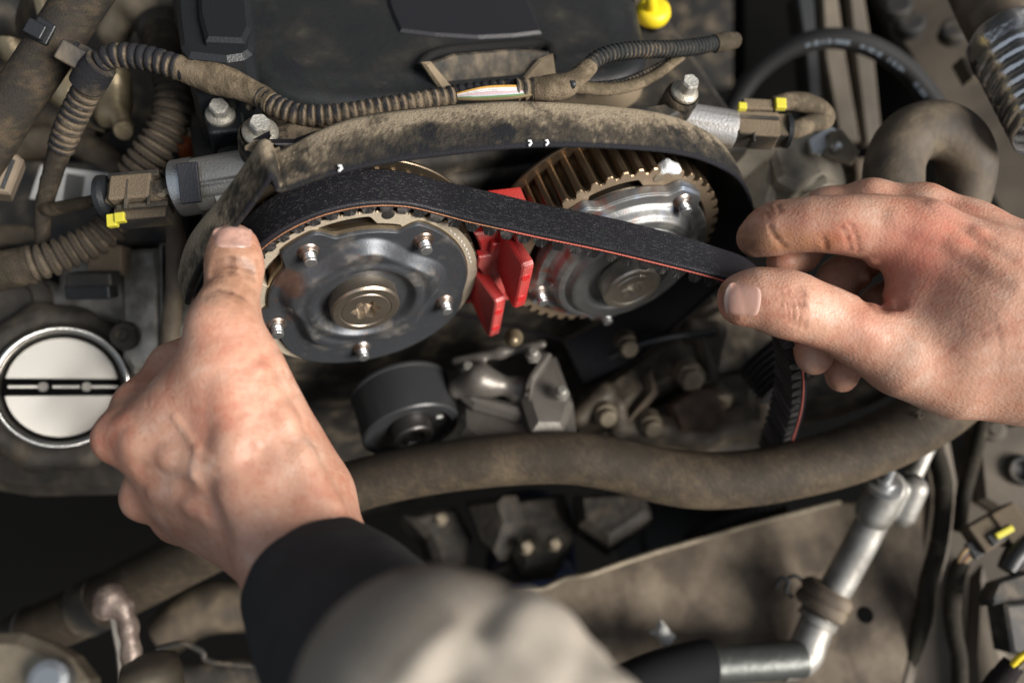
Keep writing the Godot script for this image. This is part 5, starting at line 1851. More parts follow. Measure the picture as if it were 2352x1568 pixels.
	for q in [[1395, 960, 0.442, 5.0], [1592, 872, 0.445, 6.5], [1660, 920, 0.455, 5.5], [1290, 950, 0.43, 5.0], [1500, 985, 0.445, 5], [1445, 800, 0.45, 5]]:
		sh = Sh.new()
		var r: float = q[3] * 0.001
		lathe(sh, facing(D(q[0], q[1], q[2]), 10, 25, 0), [Vector2(r * 1.3, -0.012), Vector2(r * 1.3, -0.003), Vector2(r, -0.003), Vector2(r, 0.0015), Vector2(r * 0.8, 0.0025), Vector2(1e-5, 0.0025)], 6 if r > 0.0052 else 24, true)
		part("boss_bolt", sh, M.tan_metal, bl)
	var ht := thing("heat_hose", "dark cable looping over the oily engine front", "cable")
	pipe("cable", ht, [[1400, 820, 0.455, 2.2], [1470, 790, 0.45, 2.2], [1560, 770, 0.45, 2.2], [1640, 765, 0.455, 2.2]], M.black)
	# ribbed drive pulley
	var rp := thing("ribbed_pulley", "black grooved drive pulley half hidden behind the hanging belt", "pulley")
	sh = Sh.new()
	var pr := [Vector2(0.018, 0.0005), Vector2(0.0255, 0.0), Vector2(0.0275, -0.001)]
	for k in 6:
		pr.append(Vector2(0.0275, -0.0015 - k * 0.0032))
		pr.append(Vector2(0.0252, -0.0031 - k * 0.0032))
		pr.append(Vector2(0.0275, -0.0045 - k * 0.0032))
	pr.append(Vector2(0.022, -0.022))
	lathe(sh, frame(D(1850, 862, 0.425), Vector3(0.25, -0.1, 1.0)), pr, 80, true)
	part("grooved_rim", sh, M.idler, rp)
	sh = Sh.new()
	disc(sh, frame(D(1850, 862, 0.428), Vector3(0.25, -0.1, 1.0)), 0.0185, -0.004, 0.0, 0.001, 48)
	part("pulley_face", sh, M.dark_gear, rp)
	var gd := thing("fan_shroud", "curved brown shroud edge under the fingers of the right hand", "shroud")
	pipe("rim", gd, [[1790, 960, 0.455, 6], [1860, 945, 0.45, 6.5], [1960, 915, 0.445, 7], [2060, 865, 0.44, 7], [2130, 810, 0.44, 7]], M.oily)
	slab("shroud_wall", gd, [[1800, 800], [2120, 760], [2130, 810], [2060, 865], [1960, 915], [1800, 955]], [1950, 860, 0.462], 0.01, M.oily, 0, -20, 0)
	# radiator hose
	var rh := thing("radiator_hose", "long thick dusty brown radiator hose snaking across below both hands", "hose")
	sh = Sh.new()
	tube(sh, L3([[560, 1215, 0.425, 13.8], [640, 1180, 0.415, 13.8], [740, 1140, 0.41, 13.6], [850, 1106, 0.405, 13.0], [960, 1082, 0.402, 12.8], [1080, 1064, 0.40, 12.9], [1200, 1053, 0.40, 13.0], [1310, 1052, 0.40, 13.1], [1410, 1066, 0.401, 13.4], [1510, 1090, 0.402, 14.0], [1610, 1103, 0.402, 14.4], [1720, 1098, 0.403, 14.2], [1830, 1078, 0.406, 14.4], [1940, 1048, 0.41, 15.0], [2050, 1003, 0.416, 15.6], [2150, 945, 0.424, 16.0], [2240, 870, 0.435, 16.0]]), 56, 0.0011, func(s: float, an: float) -> Vector2: return Vector2(1.0 + 0.003 * sin(an * 64.0) + 0.005 * sstep(0.0005, 0.0, absf(fposmod(s + 0.0012 * sin(an * 3.0), 0.041) - 0.02)), 0))
	part("hose_body", sh, M.hose_vc, rh, hose_col)
	sh = Sh.new()
	tube(sh, L3([[-60, 1520, 0.47, 15], [60, 1462, 0.462, 15], [200, 1398, 0.452, 15], [330, 1332, 0.442, 15], [440, 1276, 0.434, 14.6], [580, 1208, 0.423, 14]]), 48, 0.0014, func(s: float, an: float) -> Vector2: return Vector2(1.0 + 0.003 * sin(an * 60.0), 0))
	part("hose_end", sh, M.hose_vc, rh, hose_col)
	var hm := TextMesh.new()
	hm.text = "10"
	hm.font_size = 16
	hm.pixel_size = 0.0003
	hm.depth = 0.0012
	var hf := SystemFont.new()
	hf.font_names = PackedStringArray(["Droid Sans"])
	hm.font = hf
	hm.material = M.hose
	var hn := MeshInstance3D.new()
	hn.name = "raised_mark"
	hn.mesh = hm
	hn.transform = facing(D(2112, 950, 0.4035), -62, -10, 0)
	rh.add_child(hn, true)
	for q in [[[195, 1400, 0.452, 15.9], [240, 1378, 0.449, 15.9]], [[40, 1472, 0.463, 15.9], [80, 1452, 0.46, 15.9]]]:
		pipe("wrap_sleeve", rh, q, M.dirty_black, 40, 0.002)
	# crossmember
	var xm := thing("front_crossmember", "dusty tan steel front panel with a curled top edge and rust stains", "crossmember")
	var xx := facing(D(1600, 1400, 0.462), 0, -24, 0)
	sh = Sh.new()
	var top := [[1080, 1385], [1160, 1362], [1240, 1350], [1310, 1325], [1400, 1298], [1500, 1268], [1600, 1240], [1720, 1205], [1830, 1175], [1930, 1150], [1985, 1150], [2060, 1120], [2130, 1090], [2190, 1180], [2150, 1330], [2110, 1450], [2060, 1620], [1000, 1640], [1020, 1420]]
	prism(sh, xx, fpoly(top, xx), 0.012, 0.002)
	part("panel", sh, M.tan_panel, xm)
	var eg := []
	for q in [[1090, 1383, 0.0], [1160, 1366, 0.002], [1210, 1362, 0.003], [1250, 1352, 0.001], [1300, 1329, 0.0], [1350, 1322, 0.003], [1400, 1304, 0.001], [1500, 1270, 0.0], [1620, 1236, 0.0], [1760, 1196, 0.0], [1930, 1152, 0.0]]:
		var r := ray(q[0], q[1])
		var p: Vector3 = CP + r * ((xx.origin - CP).dot(xx.basis.z) / r.dot(xx.basis.z)) + xx.basis.z * q[2]
		eg.append(Vector4(p.x, p.y, p.z, 0.0016))
	sh = Sh.new()
	tube(sh, eg, 12, 0.002)
	part("curled_edge", sh, M.tan_metal, xm)
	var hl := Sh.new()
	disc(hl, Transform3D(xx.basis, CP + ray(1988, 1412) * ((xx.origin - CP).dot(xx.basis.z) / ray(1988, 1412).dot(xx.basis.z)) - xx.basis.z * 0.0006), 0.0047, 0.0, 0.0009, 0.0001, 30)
	part("hole_shade", hl, M.void, xm)  # flat black disc painted for the shade inside the opening
	slab("rust_scab", xm, [[1440, 1440], [1480, 1420], [1530, 1440], [1560, 1470], [1500, 1490]], [1500, 1450, 0.4575], 0.002, M.rust, 0, -24, 0, 0.0006)
	# white clip
	var wc := thing("white_clip", "small white plastic clip standing on the crossmember", "clip")
	var wb := Body.new()
	wb.chain(L3([[1518, 1432, 0.443, 2.0], [1522, 1450, 0.44, 3.4], [1530, 1470, 0.44, 3.6]]), 0, 0.002)
	wb.chain(L3([[1500, 1452, 0.442, 1.6], [1545, 1462, 0.441, 1.8]]), 0, 0.002)
	part("clip_body", wb.mesh(0.0007), M.white, wc)
	# air conditioning line
	var ac := thing("aircon_pipe", "silver air conditioning pipe with block joint and rubber grommet", "pipe")
	pipe("upper_pipe", ac, [[2150, 985, 0.44, 4.6], [2128, 1030, 0.436, 4.6], [2106, 1078, 0.432, 4.6], [2100, 1092, 0.431, 4.6]], M.aluminium)
	var ax := D(2001, 1202, 0.43) - D(2045, 1105, 0.428)
	var fb := Body.new()
	fb.chain(L3([[2036, 1122, 0.43, 10.5], [2010, 1178, 0.434, 10.0]]), 0, 0.003)
	fb.chain(L3([[2098, 1122, 0.434, 7.6], [2074, 1180, 0.437, 7.2]]), 0, 0.003)
	part("block_joint", fb.mesh(0.001), M.aluminium, ac)
	sh = Sh.new()
	lathe(sh, frame(D(2034, 1108, 0.4205), -ax + (CP - D(2034, 1108, 0.42)).normalized() * 0.022), [Vector2(0.0095, -0.003), Vector2(0.009, 0.0), Vector2(0.0055, 0.0004), Vector2(0.0055, 0.003), Vector2(0.0026, 0.0032), Vector2(0.0028, 0.0045), Vector2(0.0025, 0.0055), Vector2(0.0028, 0.0065), Vector2(0.0025, 0.0075), Vector2(0.0028, 0.0085), Vector2(0.0022, 0.0105), Vector2(1e-5, 0.0106)], 24, true)
	part("stud_nut", sh, M.zinc, ac)
	pipe("lower_pipe", ac, [[2012, 1180, 0.436, 8.6], [1985, 1235, 0.438, 8.6], [1955, 1290, 0.44, 8.6], [1930, 1335, 0.441, 8.6], [1905, 1375, 0.442, 8.6], [1882, 1420, 0.442, 9.0], [1862, 1470, 0.440, 9.4], [1842, 1510, 0.438, 9.6], [1790, 1522, 0.434, 9.8]], M.aluminium, 32)
	sh = Sh.new()
	var gx := frame(D(1893, 1378, 0.441), D(1960, 1280, 0.44) - D(1880, 1420, 0.442))
	lathe(sh, gx, [Vector2(0.0088, -0.0075), Vector2(0.0125, -0.007), Vector2(0.0142, -0.005), Vector2(0.0142, -0.0012), Vector2(0.0128, 0.0), Vector2(0.0142, 0.0012), Vector2(0.0142, 0.005), Vector2(0.012, 0.0075), Vector2(0.0088, 0.008)], 44, false)
	part("rubber_grommet", sh, M.tan_panel, ac)
	sh = Sh.new()
	disc(sh, frame(D(1880, 1420, 0.441), gx.basis.z), 0.0108, -0.0022, 0.0022, 0.0008, 40)
	part("pipe_bead", sh, M.aluminium, ac)
	pipe("crimp_pipe", ac, [[1840, 1512, 0.436, 10], [1760, 1520, 0.432, 10], [1620, 1528, 0.426, 10.2]], M.green_metal, 36)
	pipe("black_sleeve", ac, [[1632, 1526, 0.426, 12.6], [1600, 1530, 0.424, 12.9], [1500, 1560, 0.415, 13.2], [1380, 1620, 0.40, 13.5]], M.matt_black, 44)
	var sc := thing("spring_clip", "dark wire spring clip hooked on the crossmember beside the grommet", "clip")
	pipe("wire", sc, [[1782, 1348, 0.446, 1.2], [1796, 1328, 0.444, 1.2], [1812, 1336, 0.443, 1.2], [1806, 1356, 0.443, 1.2], [1822, 1372, 0.443, 1.2]], M.black, 10, 0.001)
	pipe("wire", sc, [[1808, 1330, 0.444, 1.0], [1826, 1322, 0.443, 1.0], [1846, 1334, 0.443, 1.0]], M.black, 10, 0.001)
	# dark machinery under the hose
	var fp := thing("lower_disc", "large dark disc deep under the radiator hose", "pulley")
	sh = Sh.new()
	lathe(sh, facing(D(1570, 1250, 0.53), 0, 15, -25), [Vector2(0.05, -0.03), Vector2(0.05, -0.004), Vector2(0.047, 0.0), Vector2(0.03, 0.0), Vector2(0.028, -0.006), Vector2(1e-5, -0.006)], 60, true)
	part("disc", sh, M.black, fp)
	var ct := thing("lower_conduit", "black ribbed tube under the right part of the radiator hose", "hose")
	conduit("ribbed_length", ct, [[1580, 1245, 0.50, 6], [1640, 1215, 0.50, 6], [1720, 1180, 0.50, 6], [1800, 1160, 0.50, 6]], 0.004, Color(0.012, 0.012, 0.013), Color(0.03, 0.025, 0.02), -0.2, 0.6, 0.15, "rubber")
	var bp := thing("blue_canister", "very dark blue canister deep under the radiator hose", "canister")
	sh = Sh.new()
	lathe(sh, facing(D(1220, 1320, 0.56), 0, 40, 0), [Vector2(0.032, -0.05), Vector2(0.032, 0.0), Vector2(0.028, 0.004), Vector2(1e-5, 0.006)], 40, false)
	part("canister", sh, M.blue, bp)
	var lc := thing("lower_casting", "dark angular castings in the gap under the radiator hose", "casting")
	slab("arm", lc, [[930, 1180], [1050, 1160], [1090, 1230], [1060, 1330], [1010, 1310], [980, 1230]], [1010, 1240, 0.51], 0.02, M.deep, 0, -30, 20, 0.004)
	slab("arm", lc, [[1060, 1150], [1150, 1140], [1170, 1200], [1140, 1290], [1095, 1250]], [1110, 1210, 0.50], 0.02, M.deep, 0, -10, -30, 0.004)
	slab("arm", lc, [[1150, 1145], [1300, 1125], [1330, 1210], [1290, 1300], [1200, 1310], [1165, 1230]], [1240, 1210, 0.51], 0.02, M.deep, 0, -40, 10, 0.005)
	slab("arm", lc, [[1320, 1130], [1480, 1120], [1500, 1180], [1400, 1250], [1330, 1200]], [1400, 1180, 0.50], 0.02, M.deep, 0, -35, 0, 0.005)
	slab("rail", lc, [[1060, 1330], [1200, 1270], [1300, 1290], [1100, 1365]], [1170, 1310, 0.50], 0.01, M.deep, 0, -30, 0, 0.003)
	for q in [[1208, 1255, 0.488, 3.6], [1272, 1248, 0.488, 3.4], [1010, 1190, 0.495, 3.5]]:
		sh = Sh.new()
		lathe(sh, facing(D(q[0], q[1], q[2]), 0, -20, 0), [Vector2(q[3] * 0.0014, -0.004), Vector2(q[3] * 0.001, 0.0), Vector2(q[3] * 0.0007, 0.003), Vector2(1e-5, 0.0032)], 6, true)
		part("bolt_head", sh, M.tan_metal, lc)
	# right inner wing low
	var wx := facing(D(2260, 1300, 0.50), 0, -10, -12)
	sh = Sh.new()
	prism(sh, wx, fpoly([[2110, 940], [2480, 900], [2480, 1700], [2040, 1700], [2090, 1500], [2150, 1300], [2185, 1120]], wx), 0.02, 0.004)
	setting("lower_wing_panel", sh, M.fender)
	var wr := thing("wing_stiffener", "dusty pressed steel stiffener on the right panel under the hand", "stiffener")
	slab("pressing", wr, [[2236, 985], [2480, 930], [2480, 1165], [2300, 1180], [2252, 1150]], [2300, 1080, 0.482], 0.012, M.fender, 0, -14, -8, 0.004)
	slab("fold", wr, [[2140, 1010], [2190, 990], [2212, 1110], [2190, 1290], [2150, 1420], [2118, 1560], [2070, 1700], [2030, 1700], [2090, 1480], [2135, 1300], [2158, 1150]], [2160, 1250, 0.475], 0.014, M.fender, 0, -10, 25, 0.005)
	slab("fold", wr, [[2236, 1330], [2262, 1300], [2290, 1400], [2330, 1560], [2360, 1700], [2240, 1700], [2225, 1500]], [2270, 1480, 0.478], 0.012, M.fender, 0, -10, -20, 0.005)
	var rb := thing("wing_bolt", "dusty washer head bolt on the right panel below the right hand", "bolt")
	sh = Sh.new()
	lathe(sh, facing(D(2284, 985, 0.475), 0, -10, -10), [Vector2(0.0072, -0.004), Vector2(0.0072, 0.0), Vector2(0.0062, 0.0012), Vector2(0.0044, 0.0014), Vector2(0.0042, 0.0036), Vector2(0.0034, 0.0042), Vector2(1e-5, 0.0042)], 30, true)
	part("bolt_head", sh, M.fender, rb)
	var gr := thing("wing_grommet", "round rubber grommet in the right panel at the picture edge", "grommet")
	sh = Sh.new()
	lathe(sh, facing(D(2350, 1080, 0.478), 0, -10, -10), [Vector2(0.0095, -0.003), Vector2(0.009, 0.001), Vector2(0.007, 0.0022), Vector2(0.0055, 0.001), Vector2(0.005, -0.002), Vector2(1e-5, -0.002)], 30, false)
	part("ring", sh, M.dirty_black, gr)
	for q in [[[[2128, 960, 0.47, 5], [2150, 1040, 0.465, 5.2], [2168, 1120, 0.46, 5], [2160, 1230, 0.458, 4.6], [2134, 1340, 0.455, 5], [2124, 1410, 0.455, 5], [2096, 1500, 0.455, 4.4], [2050, 1600, 0.455, 4.4]], "brown taped cable running down the left side of the right panel"], [[[2212, 1290, 0.44, 4.0], [2198, 1318, 0.44, 4.4], [2188, 1390, 0.44, 4.6], [2192, 1450, 0.44, 4.4], [2204, 1510, 0.44, 4.2], [2206, 1600, 0.44, 4.2]], "dark taped cable hanging down from the right connector"], [[[2260, 960, 0.47, 4], [2238, 1050, 0.468, 4], [2214, 1140, 0.466, 4], [2205, 1220, 0.46, 3.4]], "thin dark cable behind the right connector"]]:
		var o2 := thing("taped_cable", q[1], "cable")
		taped("cable", o2, q[0], Color(0.035, 0.029, 0.023), DUSTD, -0.1, 0.6, 16)
	var rc := thing("wing_connector", "dusty tan plug connector with yellow lock clip and bare wires on the right", "connector")
	var cx := facing(D(2280, 1225, 0.44), 28, -20, 10)
	for q in [[2270, 1222, 0.0225, 0.016, 0.011, "plug"], [2315, 1205, 0.016, 0.019, 0.012, "socket"]]:
		sh = Sh.new()
		rbox(sh, Transform3D(cx.basis, D(q[0], q[1], 0.44)), Vector3(q[2], q[3], q[4]), 0.0013)
		part(q[5], sh, M.dusty, rc, dirt(Color(0.05, 0.044, 0.036), DUST * 0.75, -0.4, 0.4, 0.3))
	sh = Sh.new()
	rbox(sh, Transform3D(cx.basis, D(2300, 1228, 0.4335)), Vector3(0.0155, 0.006, 0.002), 0.0006)
	rbox(sh, Transform3D(cx.basis, D(2238, 1262, 0.436)), Vector3(0.006, 0.009, 0.003), 0.0006)
	part("latch", sh, M.black, rc)
	sh = Sh.new()
	rbox(sh, Transform3D(cx.basis, D(2308, 1222, 0.4322)), Vector3(0.0115, 0.0034, 0.002), 0.0008)
	part("lock_clip", sh, M.lime, rc)
	var wk := [Color(0.30, 0.20, 0.10), Color(0.08, 0.08, 0.09), Color(0.22, 0.10, 0.04), Color(0.35, 0.28, 0.18)]
	for k in 4:
		sh = Sh.new()
		tube(sh, L3([[2236 + k * 7, 1252 + k * 5, 0.437, 1.2], [2214 + k * 5, 1268 + k * 4, 0.436, 1.2], [2204 + k * 3, 1290 + k * 2, 0.438, 1.2], [2203 + k * 2, 1312, 0.44, 1.1]]), 10, 0.002)
		var c: Color = wk[k]
		part("wire", sh, M.rubber, rc, func(p: Vector3, n: Vector3, a: float) -> Color: return c)
	var be := thing("black_shroud", "black plastic shroud corner at the right picture edge", "shroud")
	slab("lip", be, [[2276, 1372], [2294, 1334], [2400, 1300], [2400, 1372], [2320, 1380], [2284, 1390]], [2320, 1350, 0.42], 0.012, M.dirty_black, 0, -20, 0)
	slab("side", be, [[2312, 1388], [2400, 1380], [2400, 1520], [2330, 1500]], [2350, 1440, 0.43], 0.012, M.dirty_black, 0, -10, 20)
	pipe("rim", be, [[2314, 1310, 0.43, 5], [2340, 1268, 0.432, 6], [2400, 1230, 0.435, 7]], M.black)
	var yw := thing("yellow_wire_bundle", "taped bundle with a yellow wire in the bottom right corner", "cable")
	taped("tape", yw, [[2270, 1600, 0.40, 5.5], [2305, 1555, 0.40, 5.5], [2330, 1525, 0.40, 5.0]], Color(0.02, 0.018, 0.016), DUSTD, 0.1, 0.7, 16)
	pipe("yellow_wire", yw, [[2326, 1528, 0.397, 1.6], [2345, 1508, 0.396, 1.6], [2380, 1490, 0.396, 1.6]], M.yellow, 10)
	pipe("pale_wire", yw, [[2330, 1540, 0.397, 1.5], [2350, 1524, 0.396, 1.5], [2380, 1515, 0.396, 1.5]], M.tan_metal, 10)
	# bent rod bottom left
	var kn := thing("bent_rod", "bent metal rod with a worn pale knob over the hose at lower left", "rod")
	var kb := Body.new()
	kb.chain(L3([[240, 1372, 0.40, 6.4], [240, 1394, 0.40, 6.6]]), 0, 0.004)
	kb.chain(L3([[258, 1362, 0.401, 5.0], [280, 1392, 0.402, 4.6], [293, 1440, 0.402, 4.4], [300, 1500, 0.402, 4.4], [304, 1580, 0.40, 4.4]]), 0, 0.004)
	part("rod", kb.mesh(0.0011), M.worn, kn)
	slab("blade", kn, [[248, 1420], [266, 1414], [290, 1500], [296, 1580], [272, 1580], [264, 1500]], [270, 1490, 0.398], 0.003, M.pump, 0, 0, 20, 0.0008)
	var cy := thing("hinge_cylinder", "blurred brown cylinder end close to the camera at the bottom left", "cylinder")
	sh = Sh.new()
	lathe(sh, frame(D(340, 1525, 0.262), D(325, 1470, 0.26) - D(350, 1600, 0.262)), [Vector2(0.0092, -0.05), Vector2(0.0098, -0.003), Vector2(0.009, 0.0), Vector2(0.006, 0.0014), Vector2(1e-5, 0.0018)], 40, false)
	part("cylinder_body", sh, M.tan_metal, cy)
	var kb2 := thing("striker_plate", "blurred pale metal plate corner close to the camera at the bottom left", "plate")
	slab("plate", kb2, [[-80, 1455], [40, 1455], [95, 1476], [150, 1508], [190, 1560], [200, 1640], [-80, 1640]], [60, 1540, 0.235], 0.01, M.tan_metal, 0, -20, 0, 0.003)
	sh = Sh.new()
	lathe(sh, facing(D(112, 1566, 0.229), 0, -20, 0), [Vector2(0.0062, -0.003), Vector2(0.006, 0.0012), Vector2(0.004, 0.002), Vector2(1e-5, 0.002)], 30, true)
	part("bolt_head", sh, M.zinc, kb2)
	var lw := thing("loop_wire", "dark thin bent wire loop right of the blurred cylinder", "wire")
	pipe("wire", lw, [[360, 1490, 0.42, 1.6], [420, 1478, 0.42, 1.6], [462, 1496, 0.42, 1.6], [486, 1520, 0.42, 1.6], [640, 1530, 0.42, 1.6]], M.dirty_black, 10)
	var rl := thing("grille_bar", "dark brown rail under the cuff at the bottom", "rail")
	pipe("rail", rl, [[360, 1560, 0.47, 8], [520, 1545, 0.47, 8], [700, 1535, 0.47, 8], [1000, 1500, 0.47, 8]], M.dark_gear)
	var gs := thing("lower_hose", "dark hose curve behind the black cuff", "hose")
	pipe("hose_body", gs, [[380, 1460, 0.50, 14], [450, 1405, 0.50, 16], [560, 1390, 0.50, 16], [700, 1400, 0.50, 16]], M.hose)

func hose_col(p: Vector3, n: Vector3, a: float) -> Color:
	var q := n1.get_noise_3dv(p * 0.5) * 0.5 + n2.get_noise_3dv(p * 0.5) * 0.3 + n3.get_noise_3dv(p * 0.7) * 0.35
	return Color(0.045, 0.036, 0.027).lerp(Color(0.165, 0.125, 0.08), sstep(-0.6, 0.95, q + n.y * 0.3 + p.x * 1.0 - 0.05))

# ---------------------------------------------------------------- hands
func RH(list: Array) -> Array:
	var o := []
	for a in list:
		o.append([a[0], a[1], a[2] * 1.085, a[3] * 1.085])
	return L3(o)

func LH(list: Array) -> Array:
	var o := []
	for a in list:
		o.append([a[0], a[1], a[2] * 0.948, a[3] * 0.948])
	return L3(o)

func skin_col(reds: Array, dirts_and_fold_shade: Array) -> Callable:
	return func(p: Vector3, n: Vector3, a: float) -> Color:
		var q := n1.get_noise_3dv(p * 1.1)
		var f := n2.get_noise_3dv(p * 0.9)
		var g := n3.get_noise_3dv(p * 0.35)
		var c := Color(0.56, 0.315, 0.22)
		c = c.lerp(Color(0.48, 0.205, 0.135), sstep(-0.25, 0.6, q * 0.45 + f * 0.6) * 0.8)
		c = c.lerp(Color(0.66, 0.47, 0.37), sstep(0.05, 0.5, -q * 0.6 + f * 0.6) * 0.5)
		# freckles
		c = c.lerp(Color(0.42, 0.16, 0.09), sstep(0.42, 0.62, g + 0.15 * f) * 0.5)
		for r in reds:
			var m: float = 1.0 - ((p - r[0]) as Vector3).length() / float(r[1])
			if m > 0.0:
				c = c.lerp(Color(0.47, 0.15, 0.10), m * (2.0 - m) * r[2] * (0.8 + 0.4 * f))
		for r in dirts_and_fold_shade:
			var ba: Vector3 = r[1] - r[0]
			var h := clampf((p - r[0]).dot(ba) / maxf(ba.length_squared(), 1e-9), 0.0, 1.0)
			var m: float = 1.0 - (p - r[0] - ba * h).length() / float(r[2])
			if m > 0.0:
				c = c.lerp(r[4] if r.size() > 4 else Color(0.13, 0.075, 0.04), clampf(m * 1.6, 0.0, 1.0) * r[3] * clampf(0.75 + 0.6 * f, 0.0, 1.0))
		return c

func nail(parent: Node3D, body: Body, ctr: Vector3, along: Vector3, out: Vector3, w: float, l: float, dirty: float) -> void:
	along = along.normalized()
	out = (out - along * out.dot(along)).normalized()
	var side := along.cross(out)
	var sh := Sh.new()
	var rows := []
	var nu := 18
	var nv := 18
	for i in nu + 1:
		var row := PackedVector3Array()
		for j in nv + 1:
			var x := lerpf(-1.0, 1.0, j / float(nv))
			var y := lerpf(-1.0, 1.0, i / float(nu))
			# rounded rectangle mapping
			var yy := y * (1.0 - 0.22 * x * x * x * x) if y < 0.0 else y * (1.0 - 0.24 * x * x)
			var xx := x * (1.0 - 0.16 * y * y * y * y)
			var p := ctr + along * yy * l * 0.5 + side * xx * w * 0.5 + out * 0.012
			var q := body.hit(p, -out)
			var low := (q - ctr).dot(out)
			if low < -0.0042:
				q += out * (-0.0042 - low)
			var e := maxf(absf(x), absf(y))
			q += out * lerpf(0.00035, -0.0004, sstep(0.80, 1.0, e)) + out * 0.0003 * sstep(0.2, 0.9, y)
			row.append(q)
		rows.append(row)
	sh.grid(rows, false, false)
	part("thumb_nail", sh, M.nail, parent, func(p: Vector3, n: Vector3, a: float) -> Color:
		var y := (p - ctr).dot(along) / (l * 0.5)
		var x := (p - ctr).dot(side) / (w * 0.5)
		var c := Color(0.60, 0.35, 0.275).lerp(Color(0.62, 0.50, 0.44), sstep(0.72, 0.88, y + 0.10 * x * x))
		c = c.lerp(Color(0.60, 0.42, 0.37), sstep(-0.6, -0.85, y) * 0.6)
		c = c.lerp(Color(0.10, 0.065, 0.045), sstep(0.86, 1.0, maxf(absf(x), absf(y))) * 0.85)
		return c.lerp(Color(0.24, 0.15, 0.125), dirty * (0.35 + 0.65 * sstep(-0.2, 0.5, nz(p * 1.6) + 0.1))))

func hands() -> void:
	# ------------------------------------------------ right hand
	var rh := thing("hand", "bare right hand reaching in from the right, pinching the belt between thumb and index finger", "hand", "mechanic's hands")
	var b := Body.new()
	# palm and back of the hand
	b.chain(RH([[2005, 520, 0.297, 10.5], [2110, 548, 0.295, 12.5], [2260, 640, 0.291, 17.5], [2400, 720, 0.287, 22], [2560, 790, 0.283, 26], [3000, 960, 0.27, 34]]), 0, 0.012)
	b.chain(RH([[2120, 482, 0.312, 9.0], [2220, 545, 0.308, 12], [2380, 650, 0.30, 18], [2560, 760, 0.292, 24]]), 0, 0.012)
	b.chain(RH([[2170, 545, 0.325, 9.5], [2300, 640, 0.318, 14], [2480, 740, 0.305, 20]]), 0, 0.010)
	b.chain(RH([[2200, 630, 0.332, 9.0], [2320, 720, 0.322, 14], [2480, 790, 0.308, 20]]), 0, 0.010)
	b.chain(RH([[1985, 770, 0.2895, 11.0], [2080, 815, 0.2895, 13.0], [2200, 848, 0.290, 15.5], [2340, 850, 0.289, 16.5], [2560, 850, 0.286, 21.0]]), 0, 0.012)
	b.chain(RH([[2120, 690, 0.293, 12.0], [2260, 750, 0.286, 19], [2400, 790, 0.284, 22], [2560, 815, 0.284, 25]]), 0, 0.014)
	# thumb
	b.chain(RH([[1698, 676, 0.2915, 6.3], [1700, 694, 0.2915, 6.0], [1745, 684, 0.2905, 9.0], [1795, 694, 0.289, 9.7], [1832, 706, 0.2885, 9.9], [1905, 732, 0.289, 9.6], [1985, 768, 0.2895, 11.0]]), 1, 0.008)
	# index
	b.chain(RH([[1733, 548, 0.3165, 6.6], [1762, 532, 0.312, 8.0], [1800, 520, 0.3075, 8.6], [1868, 514, 0.302, 8.9], [1940, 516, 0.298, 9.4], [2010, 522, 0.297, 10.5]]), 2, 0.007)
	# middle
	b.chain(RH([[1800, 600, 0.321, 6.6], [1838, 578, 0.326, 7.4], [1872, 530, 0.329, 8.0], [1900, 484, 0.326, 8.6], [2000, 466, 0.318, 8.6], [2120, 482, 0.312, 9.2]]), 3, 0.006)
	# ring and little finger hang down behind the thumb
	b.chain(RH([[1871, 822, 0.312, 6.6], [1872, 790, 0.314, 7.1], [1888, 730, 0.319, 7.4], [1930, 640, 0.327, 7.8], [2030, 560, 0.33, 8.3], [2170, 545, 0.325, 9.4]]), 4, 0.006)
	b.chain(RH([[1934, 868, 0.318, 5.6], [1938, 840, 0.32, 6.2], [1962, 780, 0.324, 6.6], [2020, 700, 0.33, 7.0], [2110, 640, 0.333, 7.6], [2200, 630, 0.332, 9.0]]), 5, 0.006)
	var S := func(u: float, v: float, d: float) -> Vector3:      # point of the skin seen at a pixel
		return b.hit(D(u, v, d - 0.03), ray(u, v).normalized())
	var crease := func(list: Array, d: float, r: float, h: float) -> void:
		for i in list.size() - 1:
			b.bump(S.call(list[i][0], list[i][1], d * 1.085), S.call(list[i + 1][0], list[i + 1][1], d * 1.085), r * 0.001, h * 0.001)
	# knuckle folds of the thumb, finger creases, web fold, tendons
	var marks := []
	for q in [[[1828, 662], [1822, 700], [1826, 745], 1.6], [[1838, 660], [1834, 700], [1838, 748], 1.6], [[1815, 668], [1810, 700], [1814, 738], 1.1], [[1848, 668], [1846, 700], [1850, 752], 1.2], [[1800, 676], [1797, 702], [1800, 728], 0.4]]:
		marks.append([[q[0], q[1], q[2]], 0.289, 1.3, -0.42 * q[3]])
	marks.append([[[1769, 520], [1782, 545], [1802, 566]], 0.309, 1.6, -0.6])
	marks.append([[[1890, 545], [1898, 560], [1898, 572]], 0.301, 1.5, -0.5])
	marks.append([[[1935, 520], [1948, 545], [1955, 572]], 0.298, 1.4, -0.4])
	marks.append([[[1955, 515], [1968, 545], [1975, 575]], 0.298, 1.4, -0.4])
	marks.append([[[1770, 476], [1778, 490]], 0.308, 1.6, -0.5])
	marks.append([[[1785, 470], [1792, 486]], 0.308, 1.6, -0.5])
	marks.append([[[1760, 486], [1768, 500]], 0.309, 1.6, -0.4])
	marks.append([[[1982, 660], [1996, 690], [2030, 705], [2060, 700]], 0.296, 4.5, -1.6])
	marks.append([[[2005, 600], [1995, 640], [2000, 675]], 0.296, 4.0, 1.2])
	marks.append([[[1950, 740], [1985, 745], [2010, 770]], 0.29, 7.0, 0.5])
	# tendons of the back of the hand
	marks.append([[[2060, 500], [2200, 560], [2345, 650]], 0.29, 6.0, 0.7])
	marks.append([[[2150, 470], [2250, 530], [2345, 590]], 0.29, 5.0, 0.8])
